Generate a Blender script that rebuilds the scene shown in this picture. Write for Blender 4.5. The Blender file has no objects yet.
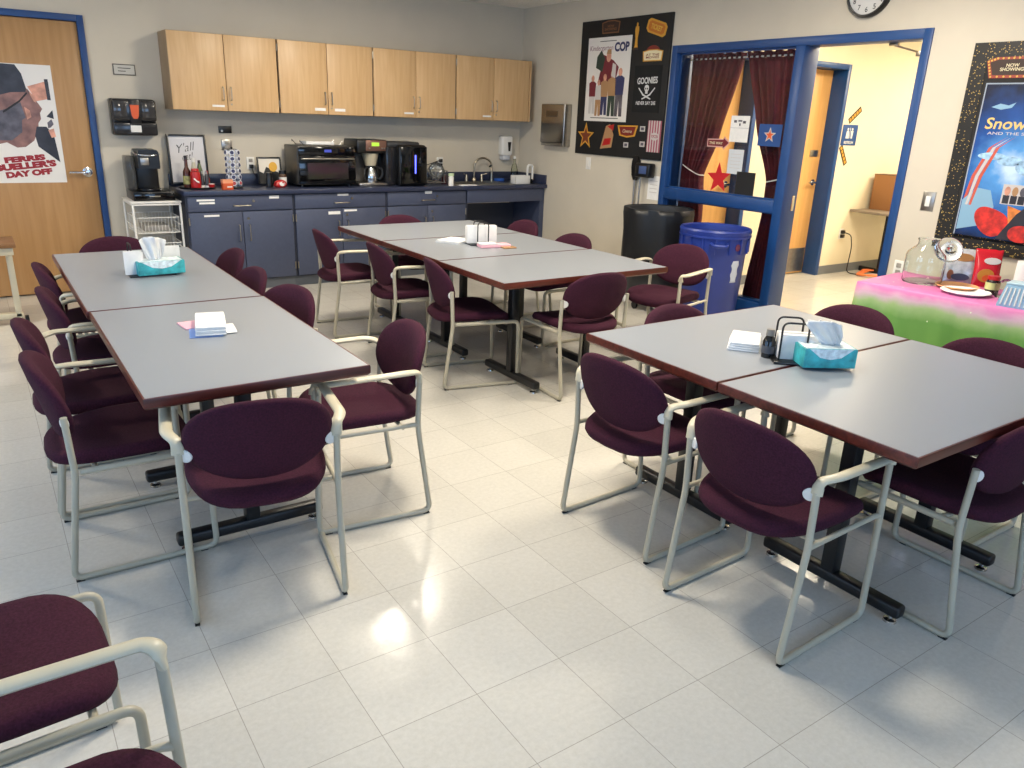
import bpy, bmesh, math, random
from mathutils import Vector, Matrix, Euler

random.seed(7)
C = bpy.context.scene.collection
PI = math.pi

# ---------------------------------------------------------------- camera
cam_d = bpy.data.cameras.new('camera')
cam_d.sensor_fit = 'HORIZONTAL'
cam_d.sensor_width = 36.0
cam_d.lens = 36.0 * 768.9 / 1024.0
cam_d.clip_start = 0.05
cam = bpy.data.objects.new('camera', cam_d)
C.objects.link(cam)
YAW, PITCH, ROLL = 0.6076, 0.3339, 0.0386
_f = Vector((math.sin(YAW) * math.cos(PITCH), math.cos(YAW) * math.cos(PITCH), -math.sin(PITCH)))
_r = Vector((math.cos(YAW), -math.sin(YAW), 0))
_u = _r.cross(_f)
_r2 = _r * math.cos(ROLL) + _u * math.sin(ROLL)
_u2 = _u * math.cos(ROLL) - _r * math.sin(ROLL)
_m = Matrix((_r2, _u2, -_f)).transposed().to_4x4()
_m.translation = Vector((-5.3373, -7.7205, 1.6153))
cam.matrix_world = _m
bpy.context.scene.camera = cam

# ---------------------------------------------------------------- light and exposure
sc = bpy.context.scene
sc.view_settings.view_transform = 'Standard'
sc.view_settings.look = 'None'
sc.view_settings.gamma = 1.0
sc.view_settings.use_curve_mapping = False
sc.view_settings.exposure = 0.0

world = bpy.data.worlds.new('sky')
sc.world = world
world.use_nodes = True
wn = world.node_tree
bg = wn.nodes['Background']
bg.inputs['Color'].default_value = (0.38, 0.62, 1.0, 1)
bg.inputs['Strength'].default_value = 6.5

CEIL = 2.75
LAMP_W = 64.0            # one ceiling fixture
HALL_W = 95.0            # one corridor fixture
WARM = (1.0, 0.90, 0.74)
HALLC = (1.0, 0.88, 0.67)
LAMPS = [(-2.62, -2.12), (-1.41, -4.88), (-6.7, -2.1), (-3.7, -5.1)]


def area_light(name, loc, sx, sy, power, color, rot=(0, 0, 0), portal=False):
    d = bpy.data.lights.new(name, 'AREA')
    d.shape = 'RECTANGLE'
    d.size, d.size_y = sx, sy
    d.energy = power
    d.color = color
    if portal:
        d.cycles.is_portal = True
    o = bpy.data.objects.new(name, d)
    C.objects.link(o)
    o.location = loc
    o.rotation_euler = rot
    return o


for i, (x, y) in enumerate(LAMPS):
    area_light('ceiling_lamp_light', (x, y, CEIL - 0.035), 0.42, 0.42, LAMP_W, WARM)
HALL_LAMPS = [(1.6, -3.8), (4.2, -3.8)]
for x, y in HALL_LAMPS:
    area_light('hall_lamp_light', (x, y, CEIL - 0.035), 1.1, 0.52, HALL_W, HALLC)
WIN_L = [(-7.2, -5.4), (-4.4, -2.6)]      # y ranges of the windows in the left wall
WIN_F = [(-7.3, -5.2), (-4.4, -2.3)]      # x ranges of the windows in the wall behind the camera
XL, YF = -8.2, -10.4
for a, b in WIN_L:
    area_light('window_portal', (XL - 0.16, (a + b) / 2, 1.6), 1.5, b - a, 1, (1, 1, 1), (0, -PI / 2, 0), True)
for a, b in WIN_F:
    area_light('window_portal', ((a + b) / 2, YF - 0.16, 1.6), b - a, 1.5, 1, (1, 1, 1), (PI / 2, 0, 0), True)


# ---------------------------------------------------------------- materials
def lin(c):
    out = []
    for v in c:
        v = v / 255.0
        out.append(v / 12.92 if v <= 0.04045 else ((v + 0.055) / 1.055) ** 2.4)
    return tuple(out) + (1,)


_mats = {}


def mat(name, col, rough=0.5, metal=0.0, noise=0.0, nscale=30.0, bump=0.0, bscale=200.0, spec=0.5, coat=0.0, sheen=0.0, stretch=None):
    if name in _mats:
        return _mats[name]
    m = bpy.data.materials.new(name)
    m.use_nodes = True
    nt = m.node_tree
    b = nt.nodes['Principled BSDF']
    b.inputs['Base Color'].default_value = lin(col)
    b.inputs['Roughness'].default_value = rough
    b.inputs['Metallic'].default_value = metal
    b.inputs['Specular IOR Level'].default_value = spec
    b.inputs['Coat Weight'].default_value = coat
    b.inputs['Sheen Weight'].default_value = sheen
    if noise > 0 or bump > 0:
        tc = nt.nodes.new('ShaderNodeTexCoord')
        mp = nt.nodes.new('ShaderNodeMapping')
        nt.links.new(tc.outputs['Object'], mp.inputs['Vector'])
        if stretch:
            mp.inputs['Scale'].default_value = stretch
    if noise > 0:
        n = nt.nodes.new('ShaderNodeTexNoise')
        n.inputs['Scale'].default_value = nscale
        n.inputs['Detail'].default_value = 6
        nt.links.new(mp.outputs['Vector'], n.inputs['Vector'])
        mx = nt.nodes.new('ShaderNodeMix')
        mx.data_type = 'RGBA'
        lo = tuple(max(0, v * (1 - noise)) for v in col)
        hi = tuple(min(255, v * (1 + noise)) for v in col)
        mx.inputs[6].default_value = lin(lo)
        mx.inputs[7].default_value = lin(hi)
        rp = nt.nodes.new('ShaderNodeMapRange')
        rp.inputs['From Min'].default_value = 0.3
        rp.inputs['From Max'].default_value = 0.7
        nt.links.new(n.outputs['Fac'], rp.inputs['Value'])
        nt.links.new(rp.outputs['Result'], mx.inputs[0])
        nt.links.new(mx.outputs[2], b.inputs['Base Color'])
    if bump > 0:
        n2 = nt.nodes.new('ShaderNodeTexNoise')
        n2.inputs['Scale'].default_value = bscale
        n2.inputs['Detail'].default_value = 3
        nt.links.new(mp.outputs['Vector'], n2.inputs['Vector'])
        bp = nt.nodes.new('ShaderNodeBump')
        bp.inputs['Strength'].default_value = bump
        bp.inputs['Distance'].default_value = 0.002
        nt.links.new(n2.outputs['Fac'], bp.inputs['Height'])
        nt.links.new(bp.outputs['Normal'], b.inputs['Normal'])
    _mats[name] = m
    return m


def emis(name, col, strength):
    if name in _mats:
        return _mats[name]
    m = mat(name, col, 0.4)
    b = m.node_tree.nodes['Principled BSDF']
    b.inputs['Emission Color'].default_value = lin(col)
    b.inputs['Emission Strength'].default_value = strength
    return m


def glass(name, tint=(255, 255, 255), rough=0.0, thin=True, blend=0.2):
    """Clear glass: a fresnel mix of see-through and mirror, so that light passes the pane."""
    if name in _mats:
        return _mats[name]
    m = bpy.data.materials.new(name)
    m.use_nodes = True
    nt = m.node_tree
    nt.nodes.clear()
    out = nt.nodes.new('ShaderNodeOutputMaterial')
    tr = nt.nodes.new('ShaderNodeBsdfTransparent')
    tr.inputs['Color'].default_value = lin(tint)
    gl = nt.nodes.new('ShaderNodeBsdfGlossy')
    gl.inputs['Roughness'].default_value = rough
    fr = nt.nodes.new('ShaderNodeLayerWeight')
    fr.inputs['Blend'].default_value = blend
    mx = nt.nodes.new('ShaderNodeMixShader')
    nt.links.new(fr.outputs['Fresnel'], mx.inputs['Fac'])
    nt.links.new(tr.outputs[0], mx.inputs[1])
    nt.links.new(gl.outputs[0], mx.inputs[2])
    nt.links.new(mx.outputs[0], out.inputs['Surface'])
    _mats[name] = m
    return m


def wood(name, lo, hi, rough=0.4, scale=1.0, axis='z'):
    """Straight-grained wood: noise stretched along the grain."""
    if name in _mats:
        return _mats[name]
    m = bpy.data.materials.new(name)
    m.use_nodes = True
    nt = m.node_tree
    b = nt.nodes['Principled BSDF']
    b.inputs['Roughness'].default_value = rough
    tc = nt.nodes.new('ShaderNodeTexCoord')
    mp = nt.nodes.new('ShaderNodeMapping')
    s = {'z': (14, 14, 0.9), 'x': (0.9, 14, 14), 'y': (14, 0.9, 14)}[axis]
    mp.inputs['Scale'].default_value = tuple(v * scale for v in s)
    n = nt.nodes.new('ShaderNodeTexNoise')
    n.inputs['Scale'].default_value = 1.6
    n.inputs['Detail'].default_value = 8
    n.inputs['Distortion'].default_value = 0.6
    r = nt.nodes.new('ShaderNodeValToRGB')
    r.color_ramp.elements[0].position = 0.3
    r.color_ramp.elements[1].position = 0.72
    r.color_ramp.elements[0].color = lin(lo)
    r.color_ramp.elements[1].color = lin(hi)
    nt.links.new(tc.outputs['Object'], mp.inputs['Vector'])
    nt.links.new(mp.outputs['Vector'], n.inputs['Vector'])
    nt.links.new(n.outputs['Fac'], r.inputs['Fac'])
    nt.links.new(r.outputs['Color'], b.inputs['Base Color'])
    _mats[name] = m
    return m


def floor_material():
    """Square vinyl tiles with thin dark joints, each tile a hair lighter or darker, waxed."""
    m = bpy.data.materials.new('vinyl_tile')
    m.use_nodes = True
    nt = m.node_tree
    L = nt.links.new
    b = nt.nodes['Principled BSDF']
    tc = nt.nodes.new('ShaderNodeTexCoord')
    sep = nt.nodes.new('ShaderNodeSeparateXYZ')
    L(tc.outputs['Object'], sep.inputs[0])

    def math_(op, a, bb=None):
        n = nt.nodes.new('ShaderNodeMath')
        n.operation = op
        if isinstance(a, float):
            n.inputs[0].default_value = a
        else:
            L(a, n.inputs[0])
        if bb is not None:
            if isinstance(bb, float):
                n.inputs[1].default_value = bb
            else:
                L(bb, n.inputs[1])
        return n.outputs[0]
    T = 0.3048
    ix, lines = [], []
    for out, off in ((sep.outputs[0], 4.9483), (sep.outputs[1], 5.8603)):
        s = math_('DIVIDE', math_('ADD', out, off + 40 * T), T)
        fr = math_('FRACT', s)
        ix.append(math_('FLOOR', s))
        d = math_('ABSOLUTE', math_('SUBTRACT', fr, 0.5))
        lines.append(math_('GREATER_THAN', d, 0.4962))
    joint = math_('MAXIMUM', lines[0], lines[1])
    cmb = nt.nodes.new('ShaderNodeCombineXYZ')
    L(ix[0], cmb.inputs[0])
    L(ix[1], cmb.inputs[1])
    wn_ = nt.nodes.new('ShaderNodeTexWhiteNoise')
    wn_.noise_dimensions = '2D'
    L(cmb.outputs[0], wn_.inputs['Vector'])
    n = nt.nodes.new('ShaderNodeTexNoise')
    n.inputs['Scale'].default_value = 55
    n.inputs['Detail'].default_value = 8
    n.inputs['Roughness'].default_value = 0.7
    L(tc.outputs['Object'], n.inputs['Vector'])
    n2 = nt.nodes.new('ShaderNodeTexNoise')
    n2.inputs['Scale'].default_value = 2.2
    n2.inputs['Detail'].default_value = 4
    L(tc.outputs['Object'], n2.inputs['Vector'])
    val = math_('ADD', math_('MULTIPLY', wn_.outputs['Value'], 0.14),
                math_('ADD', math_('MULTIPLY', n.outputs['Fac'], 0.75), math_('MULTIPLY', n2.outputs['Fac'], 0.25)))
    r = nt.nodes.new('ShaderNodeValToRGB')
    r.color_ramp.elements[0].position = 0.30
    r.color_ramp.elements[0].color = lin((188, 184, 174))
    r.color_ramp.elements[1].position = 0.86
    r.color_ramp.elements[1].color = lin((212, 208, 199))
    L(val, r.inputs['Fac'])
    mx = nt.nodes.new('ShaderNodeMix')
    mx.data_type = 'RGBA'
    L(joint, mx.inputs[0])
    L(r.outputs['Color'], mx.inputs[6])
    mx.inputs[7].default_value = lin((158, 153, 144))
    L(mx.outputs[2], b.inputs['Base Color'])
    b.inputs['Roughness'].default_value = 0.16
    b.inputs['Specular IOR Level'].default_value = 0.42
    n3 = nt.nodes.new('ShaderNodeTexNoise')
    n3.inputs['Scale'].default_value = 9
    n3.inputs['Detail'].default_value = 3
    L(tc.outputs['Object'], n3.inputs['Vector'])
    bp = nt.nodes.new('ShaderNodeBump')
    bp.inputs['Strength'].default_value = 0.12
    bp.inputs['Distance'].default_value = 0.01
    L(n3.outputs['Fac'], bp.inputs['Height'])
    L(bp.outputs['Normal'], b.inputs['Normal'])
    return m


M_WALL = mat('wall_paint', (203, 194, 177), 0.7, noise=0.015, nscale=3, bump=0.15, bscale=260)
M_HALL = mat('hall_paint', (222, 212, 186), 0.7, noise=0.01, nscale=3)
M_CEIL = mat('ceiling_tile', (236, 233, 226), 0.9, noise=0.05, nscale=90)
M_FLOOR = floor_material()
M_BASE = mat('cove_base', (112, 116, 122), 0.5)
M_BLUE = mat('blue_frame_paint', (24, 66, 122), 0.38, noise=0.03, nscale=6)
M_DOOR = wood('door_veneer', (166, 124, 78), (182, 141, 94), 0.35, 1.0)
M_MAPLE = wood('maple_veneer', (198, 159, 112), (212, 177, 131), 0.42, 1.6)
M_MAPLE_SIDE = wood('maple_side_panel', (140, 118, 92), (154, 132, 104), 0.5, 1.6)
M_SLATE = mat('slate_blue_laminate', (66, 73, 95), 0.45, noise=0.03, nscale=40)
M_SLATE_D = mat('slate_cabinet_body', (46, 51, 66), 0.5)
M_COUNTER = mat('navy_countertop', (46, 52, 74), 0.28, noise=0.18, nscale=240)
M_CHROME = mat('chrome', (200, 200, 200), 0.18, 1.0)
M_STEEL = mat('brushed_steel', (168, 164, 158), 0.32, 1.0, noise=0.05, nscale=20)
M_NICKEL = mat('satin_nickel', (176, 166, 148), 0.3, 1.0)
M_LAM = mat('grey_table_laminate', (140, 145, 152), 0.32, noise=0.09, nscale=420)
M_EDGE = wood('mahogany_edge', (66, 27, 20), (104, 46, 34), 0.35, 2.0, 'x')
M_BLACK = mat('black_steel', (20, 20, 22), 0.4)
M_BPLAST = mat('black_plastic', (17, 17, 18), 0.3)
M_BGLOSS = mat('gloss_black', (9, 9, 11), 0.08)
M_FAB = mat('plum_fabric', (60, 26, 41), 0.95, noise=0.16, nscale=160, bump=0.5, bscale=700, spec=0.2)
M_TUBE = mat('putty_enamel', (182, 175, 155), 0.35, noise=0.02, nscale=8)
M_ARM = mat('cream_arm_enamel', (200, 191, 166), 0.38, noise=0.02, nscale=8)
M_WHITE = mat('white_plastic', (226, 224, 218), 0.4)
M_PAPER = mat('white_paper', (232, 230, 226), 0.8, noise=0.02, nscale=30)
M_TEAL = mat('teal_carton', (58, 162, 166), 0.5, noise=0.2, nscale=24)
M_RED = mat('red_plastic', (176, 26, 28), 0.35)
M_ORANGE = mat('orange_card', (210, 88, 44), 0.5)
M_CURT = mat('burgundy_cloth', (84, 20, 30), 0.85, noise=0.15, nscale=40, bump=0.3, bscale=500)
M_BIN = mat('blue_bin_plastic', (34, 56, 138), 0.4, noise=0.05, nscale=8)
M_BAG = mat('black_bin_bag', (22, 23, 25), 0.42, bump=0.8, bscale=25)
M_GLASS = glass('window_glass')
M_JAR = glass('jar_glass', (250, 252, 251), 0.05, True, 0.2)
M_SOLID = mat('solid_glass', (246, 250, 248), 0.03)
M_SOLID.node_tree.nodes['Principled BSDF'].inputs['Transmission Weight'].default_value = 1.0
M_SOLID.node_tree.nodes['Principled BSDF'].inputs['IOR'].default_value = 1.38
M_CUT = glass('cut_glass', (244, 247, 247), 0.25, True, 0.40)
M_GOLD = mat('gold_print', (206, 150, 50), 0.45)
M_CARD = mat('brown_cardboard', (150, 104, 62), 0.8)
M_PINK = mat('pink_paper', (236, 178, 188), 0.7)


# ---------------------------------------------------------------- mesh helpers
class MB:
    def __init__(self):
        self.bm = bmesh.new()

    def box(self, x0, y0, z0, x1, y1, z1, bev=0.0, seg=2, mtx=None):
        r = bmesh.ops.create_cube(self.bm, size=1.0)
        vs = r['verts']
        bmesh.ops.scale(self.bm, verts=vs, vec=(abs(x1 - x0), abs(y1 - y0), abs(z1 - z0)))
        bmesh.ops.translate(self.bm, verts=vs, vec=((x0 + x1) / 2, (y0 + y1) / 2, (z0 + z1) / 2))
        if bev > 0:
            es = list({e for v in vs for e in v.link_edges})
            o = bmesh.ops.bevel(self.bm, geom=es, offset=bev, segments=seg, affect='EDGES', profile=0.5)
            vs = list({v for v in vs if v.is_valid} | {v for v in o['verts']})
        if mtx is not None:
            bmesh.ops.transform(self.bm, matrix=mtx, verts=vs)
        return self

    def loft(self, rings, closed=False, cap=True):
        rows = [[self.bm.verts.new(p) for p in ring] for ring in rings]
        n = len(rows[0])
        k = len(rows)
        for i in range(k if closed else k - 1):
            a, b = rows[i], rows[(i + 1) % k]
            for j in range(n):
                self.bm.faces.new((a[j], a[(j + 1) % n], b[(j + 1) % n], b[j]))
        if cap and not closed:
            self.bm.faces.new(rows[0][::-1])
            self.bm.faces.new(rows[-1])
        return self

    def tube(self, pts, r, fil=0.0, closed=False, sec=None, n=10, seg=5, up=None):
        """Sweep a round (or sec=(wide, tall) oval) section along a polyline with rounded corners."""
        P = [Vector(p) for p in pts]
        path = []
        k = len(P)
        for i in range(k):
            if fil > 0 and (closed or 0 < i < k - 1):
                a, b, c = P[i - 1], P[i], P[(i + 1) % k]
                d0, d1 = (a - b), (c - b)
                t = min(fil, d0.length * 0.49, d1.length * 0.49)
                p0, p1 = b + d0.normalized() * t, b + d1.normalized() * t
                for s in range(seg + 1):
                    w = s / seg
                    path.append(p0 * (1 - w) ** 2 + b * 2 * w * (1 - w) + p1 * w * w)
            else:
                path.append(P[i])
        out = [path[0]]
        for p in path[1:]:
            if (p - out[-1]).length > 1e-6:
                out.append(p)
        path = out
        m = len(path)
        rx, ry = sec if sec else (r, r)
        rings = []
        prev = None
        for i in range(m):
            if closed:
                t = path[(i + 1) % m] - path[i - 1]
            else:
                t = path[min(i + 1, m - 1)] - path[max(i - 1, 0)]
            t.normalize()
            if up is not None:
                sd = t.cross(Vector(up))
                if sd.length < 1e-3:
                    sd = prev if prev is not None else t.orthogonal()
            elif prev is None:
                sd = t.orthogonal()
            else:
                sd = prev - t * prev.dot(t)
                if sd.length < 1e-5:
                    sd = t.orthogonal()
            sd.normalize()
            prev = sd
            v = t.cross(sd)
            rings.append([path[i] + sd * (rx * math.cos(2 * PI * j / n)) + v * (ry * math.sin(2 * PI * j / n)) for j in range(n)])
        return self.loft(rings, closed)

    def lathe(self, prof, c=(0, 0, 0), n=24, sx=1.0, sy=1.0, cap=True, fold=None, mtx=None):
        rings = []
        for r, z in prof:
            ring = []
            for j in range(n):
                a = 2 * PI * j / n
                rr = r if fold is None else r * fold(a, z)
                ring.append(Vector((c[0] + rr * math.cos(a) * sx, c[1] + rr * math.sin(a) * sy, c[2] + z)))
            if mtx is not None:
                ring = [mtx @ p for p in ring]
            rings.append(ring)
        return self.loft(rings, False, cap)

    def cyl(self, p0, p1, r, n=16):
        return self.tube([p0, p1], r, n=n)

    def prism(self, poly, z0, z1, mtx=None):
        """Extrude a flat outline (x, y) from z0 to z1."""
        a = [Vector((x, y, z0)) for x, y in poly]
        b = [Vector((x, y, z1)) for x, y in poly]
        if mtx is not None:
            a = [mtx @ p for p in a]
            b = [mtx @ p for p in b]
        return self.loft([a, b])

    def grid(self, fn, nu, nv):
        rows = [[self.bm.verts.new(fn(i / nu, j / nv)) for i in range(nu + 1)] for j in range(nv + 1)]
        for j in range(nv):
            for i in range(nu):
                self.bm.faces.new((rows[j][i], rows[j][i + 1], rows[j + 1][i + 1], rows[j + 1][i]))
        return self

    def build(self, name, m, parent=None, loc=(0, 0, 0), rot=(0, 0, 0), smooth=0.7, solid=0.0):
        bm = self.bm
        bmesh.ops.recalc_face_normals(bm, faces=bm.faces)
        for f in bm.faces:
            f.smooth = True
        for e in bm.edges:
            if len(e.link_faces) == 2 and e.calc_face_angle(0) > smooth:
                e.smooth = False
        me = bpy.data.meshes.new(name)
        bm.to_mesh(me)
        bm.free()
        me.materials.append(m)
        o = bpy.data.objects.new(name, me)
        C.objects.link(o)
        o.location = loc
        o.rotation_euler = rot
        if parent is not None:
            o.parent = parent
        if solid:
            s = o.modifiers.new('thickness', 'SOLIDIFY')
            s.thickness = solid
            s.offset = 0
        return o


def tag(o, label, cat, group=None, kind=None):
    if label:
        o['label'] = label
    if cat:
        o['category'] = cat
    if group:
        o['group'] = group
    if kind:
        o['kind'] = kind
    return o


def thing(name, label, cat, loc=(0, 0, 0), rot=(0, 0, 0), group=None):
    o = bpy.data.objects.new(name, None)
    o.empty_display_size = 0.05
    C.objects.link(o)
    o.location = loc
    o.rotation_euler = rot if not isinstance(rot, (int, float)) else (0, 0, rot)
    return tag(o, label, cat, group)


def struct(name, mb, m, parent=None, **k):
    o = mb.build(name, m, parent, **k)
    if parent is None:
        o['kind'] = 'structure'
    return o


def copy_tree(o, parent=None):
    c = o.copy()
    C.objects.link(c)
    if parent is not None:
        c.parent = parent
    for ch in list(o.children):
        copy_tree(ch, c)
    return c


BACK = (PI / 2, 0, 0)            # local x along the back wall, y up, z out of the wall
SIDE = (PI / 2, 0, -PI / 2)      # the same for the wall at X = 0


def text_mesh(body, width, height, bold=0.0, shear=0.0, depth=0.0006, space=1.0, line=0.85):
    cu = bpy.data.curves.new('lettering', 'FONT')
    cu.body = body
    cu.size = 1.0
    cu.extrude = 0.0
    cu.offset = bold
    cu.shear = shear
    cu.align_x = 'CENTER'
    cu.space_character = space
    cu.space_line = line
    cu.resolution_u = 3
    t = bpy.data.objects.new('lettering', cu)
    C.objects.link(t)
    dg = bpy.context.evaluated_depsgraph_get()
    me = bpy.data.meshes.new_from_object(t.evaluated_get(dg))
    bpy.data.objects.remove(t)
    xs = [v.co.x for v in me.vertices]
    ys = [v.co.y for v in me.vertices]
    cx, cy = (min(xs) + max(xs)) / 2, (min(ys) + max(ys)) / 2
    sx, sy = width / (max(xs) - min(xs)), height / (max(ys) - min(ys))
    for v in me.vertices:
        v.co = Vector(((v.co.x - cx) * sx, (v.co.y - cy) * sy, 0))
    return me


def text(body, m, parent, u, v, w, width, height, name='lettering', rot=0.0, **k):
    me = text_mesh(body, width, height, **k)
    me.materials.append(m)
    o = bpy.data.objects.new(name, me)
    C.objects.link(o)
    o.parent = parent
    o.location = (u, v, w)
    o.rotation_euler = (0, 0, rot)
    return o


def poly(name, pts, m, parent, w0, w1, loc=(0, 0)):
    return MB().prism([(x + loc[0], y + loc[1]) for x, y in pts], w0, w1).build(name, m, parent)


def rect(x0, y0, x1, y1):
    return [(x0, y0), (x1, y0), (x1, y1), (x0, y1)]


def ell(cx, cy, rx, ry, n=20, a=0.0):
    out = []
    for i in range(n):
        t = 2 * PI * i / n
        x, y = rx * math.cos(t), ry * math.sin(t)
        out.append((cx + x * math.cos(a) - y * math.sin(a), cy + x * math.sin(a) + y * math.cos(a)))
    return out


def star(cx, cy, r, a=0.0, k=0.42):
    return [(cx + (r if i % 2 == 0 else r * k) * math.sin(a + i * PI / 5), cy + (r if i % 2 == 0 else r * k) * math.cos(a + i * PI / 5)) for i in range(10)]


# ================================================================ THE SHELL
struct('floor', MB().box(XL - 0.2, YF - 0.2, -0.1, 9.0, 0.2, 0.0), M_FLOOR)
struct('ceiling', MB().box(XL - 0.2, YF - 0.2, CEIL, 9.0, 0.2, CEIL + 0.1), M_CEIL)

# back wall with the opening of the wooden door
DX0, DX1, DH = -5.345, -4.437, 2.222      # clear opening
bw = MB()
bw.box(XL, 0, 0, DX0 - 0.05, 0.15, CEIL).box(DX0 - 0.05, 0, DH + 0.05, DX1 + 0.05, 0.15, CEIL).box(DX1 + 0.05, 0, 0, 0.15, 0.15, CEIL)
bw.box(DX0 - 0.05, 0.112, 0, DX1 + 0.05, 0.15, DH + 0.05)  # unseen backing added behind the door leaf to stop sky light leaking under it
struct('wall_back', bw, M_WALL)
fr = MB()
fr.box(DX0 - 0.05, -0.018, 0, DX0, 0.11, DH + 0.05, 0.003).box(DX1, -0.018, 0, DX1 + 0.05, 0.11, DH + 0.05, 0.003).box(DX0, -0.018, DH, DX1, 0.11, DH + 0.05, 0.003)
d1 = struct('door_1', fr, M_BLUE)
MB().box(DX0 + 0.003, 0.012, 0.012, DX1 - 0.003, 0.056, DH - 0.004, 0.002).build('door_leaf', M_DOOR, d1)
hd = MB()
hd.lathe([(0.0, 0), (0.040, 0), (0.040, 0.010), (0.020, 0.014), (0.018, 0.045), (0.026, 0.055), (0.020, 0.066), (0.0, 0.068)], n=18, mtx=Matrix.Translation((-4.505, 0.012, 1.035)) @ Matrix.Rotation(PI / 2, 4, 'X'))
hd.tube([(-4.505, -0.040, 1.035), (-4.56, -0.042, 1.036), (-4.645, -0.034, 1.036)], 0.009, sec=(0.012, 0.008))
hd.build('door_handle', M_CHROME, d1)
struct('wall_left', (lambda b: [b.box(XL - 0.15, YF, 0, XL, WIN_L[0][0], CEIL), b.box(XL - 0.15, WIN_L[0][1], 0, XL, WIN_L[1][0], CEIL), b.box(XL - 0.15, WIN_L[1][1], 0, XL, 0.15, CEIL)]
                       + [b.box(XL - 0.15, a, 0, XL, c, 0.85) for a, c in WIN_L] + [b.box(XL - 0.15, a, 2.35, XL, c, CEIL) for a, c in WIN_L] and b)(MB()), M_WALL)
struct('wall_front', (lambda b: [b.box(XL, YF - 0.15, 0, WIN_F[0][0], YF, CEIL), b.box(WIN_F[0][1], YF - 0.15, 0, WIN_F[1][0], YF, CEIL), b.box(WIN_F[1][1], YF - 0.15, 0, 0.15, YF, CEIL)]
                        + [b.box(a, YF - 0.15, 0, c, YF, 0.85) for a, c in WIN_F] + [b.box(a, YF - 0.15, 2.35, c, YF, CEIL) for a, c in WIN_F] and b)(MB()), M_WALL)

# right wall (X = 0) with the glazed door frame
Y1, Y2, ZH = -2.356, -4.707, 2.265
rw = MB()
rw.box(0, 0, 0, 0.15, Y1, CEIL).box(0, Y1, ZH, 0.15, Y2, CEIL).box(0, Y2, 0, 0.15, YF, CEIL)
struct('wall_right', rw, M_WALL)
MU0, MU1, JB = -3.66, -3.745, -4.647
f2 = MB()
FX0, FX1 = -0.014, 0.165
f2.box(FX0, Y1, 0, FX1, Y1 - 0.066, ZH, 0.003)
f2.box(FX0, Y1 - 0.066, ZH - 0.062, FX1, JB, ZH, 0.003)
f2.box(FX0, MU0, 0, FX1, MU1, ZH - 0.062, 0.003)
f2.box(FX0, JB, 0, FX1, Y2, ZH, 0.003)
f2.box(FX0, Y1 - 0.066, 0.955, FX1, MU0, 1.05, 0.003)
f2.box(FX0, Y1 - 0.066, 0, FX1, MU0, 0.20, 0.003)
d2 = struct('window_1', f2, M_BLUE)
tr = MB()           # inner stop beads round the two panes
for z0, z1 in ((1.05, ZH - 0.062), (0.20, 0.955)):
    a, b = Y1 - 0.066, MU0
    tr.box(0.03, a, z0, 0.05, a - 0.014, z1).box(0.03, b + 0.014, z0, 0.05, b, z1).box(0.03, a, z0, 0.05, b, z0 + 0.014).box(0.03, a, z1 - 0.014, 0.05, b, z1)
tr.build('glazing_bead', M_BLUE, d2)
MB().box(0.052, Y1 - 0.066, 1.05, 0.058, MU0, ZH - 0.062).build('window_pane', M_GLASS, d2)
MB().box(0.052, Y1 - 0.066, 0.20, 0.058, MU0, 0.955).build('window_pane', M_GLASS, d2)
MB().box(0.10, MU1 + 0.0005, 0.98, 0.135, MU1 - 0.003, 1.10, 0.001).build('strike_plate', M_CHROME, d2)
cl = MB()
cl.box(0.14, JB + 0.33, ZH - 0.080, 0.165, JB + 0.26, ZH - 0.062, 0.004)
cl.tube([(0.152, JB + 0.29, ZH - 0.078), (0.30, JB + 0.16, ZH - 0.125), (0.26, JB + 0.03, ZH - 0.13)], 0.007)
cl.box(0.26, JB + 0.19, ZH - 0.145, 0.33, JB + 0.11, ZH - 0.115, 0.004)
cl.build('door_closer', M_NICKEL, d2)
# the open leaf stands along the corridor behind the wall
dl = struct('door_2', MB().box(0.17, -4.76, 0.012, 1.06, -4.715, 2.19, 0.002), M_DOOR)

# corridor beyond
HY = -2.353
hw = MB()
OPN = [(0.27, 1.165), (1.735, 2.625)]
OH = 2.225
xs = [0.15, OPN[0][0] - 0.055, OPN[0][1] + 0.055, OPN[1][0] - 0.055, OPN[1][1] + 0.055, 8.9]
hw.box(xs[0], HY, 0, xs[1], HY + 0.22, CEIL).box(xs[2], HY, 0, xs[3], HY + 0.22, CEIL).box(xs[4], HY, 0, xs[5], HY + 0.22, CEIL)
for a, b in OPN:
    hw.box(a - 0.055, HY, OH + 0.055, b + 0.055, HY + 0.22, CEIL)
for a, b in OPN:
    hw.box(a - 0.055, HY + 0.2255, 0, b + 0.055, HY + 0.26, OH + 0.055)  # added sheet, unseen behind each leaf, keeps outside light from leaking through
struct('wall_corridor', hw, M_HALL)
struct('wall_corridor_near', MB().box(0.15, -5.35, 0, 8.9, -5.2, CEIL), M_HALL)
struct('wall_corridor_end', MB().box(8.8, -5.2, 0, 8.95, HY, CEIL), M_HALL)
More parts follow.
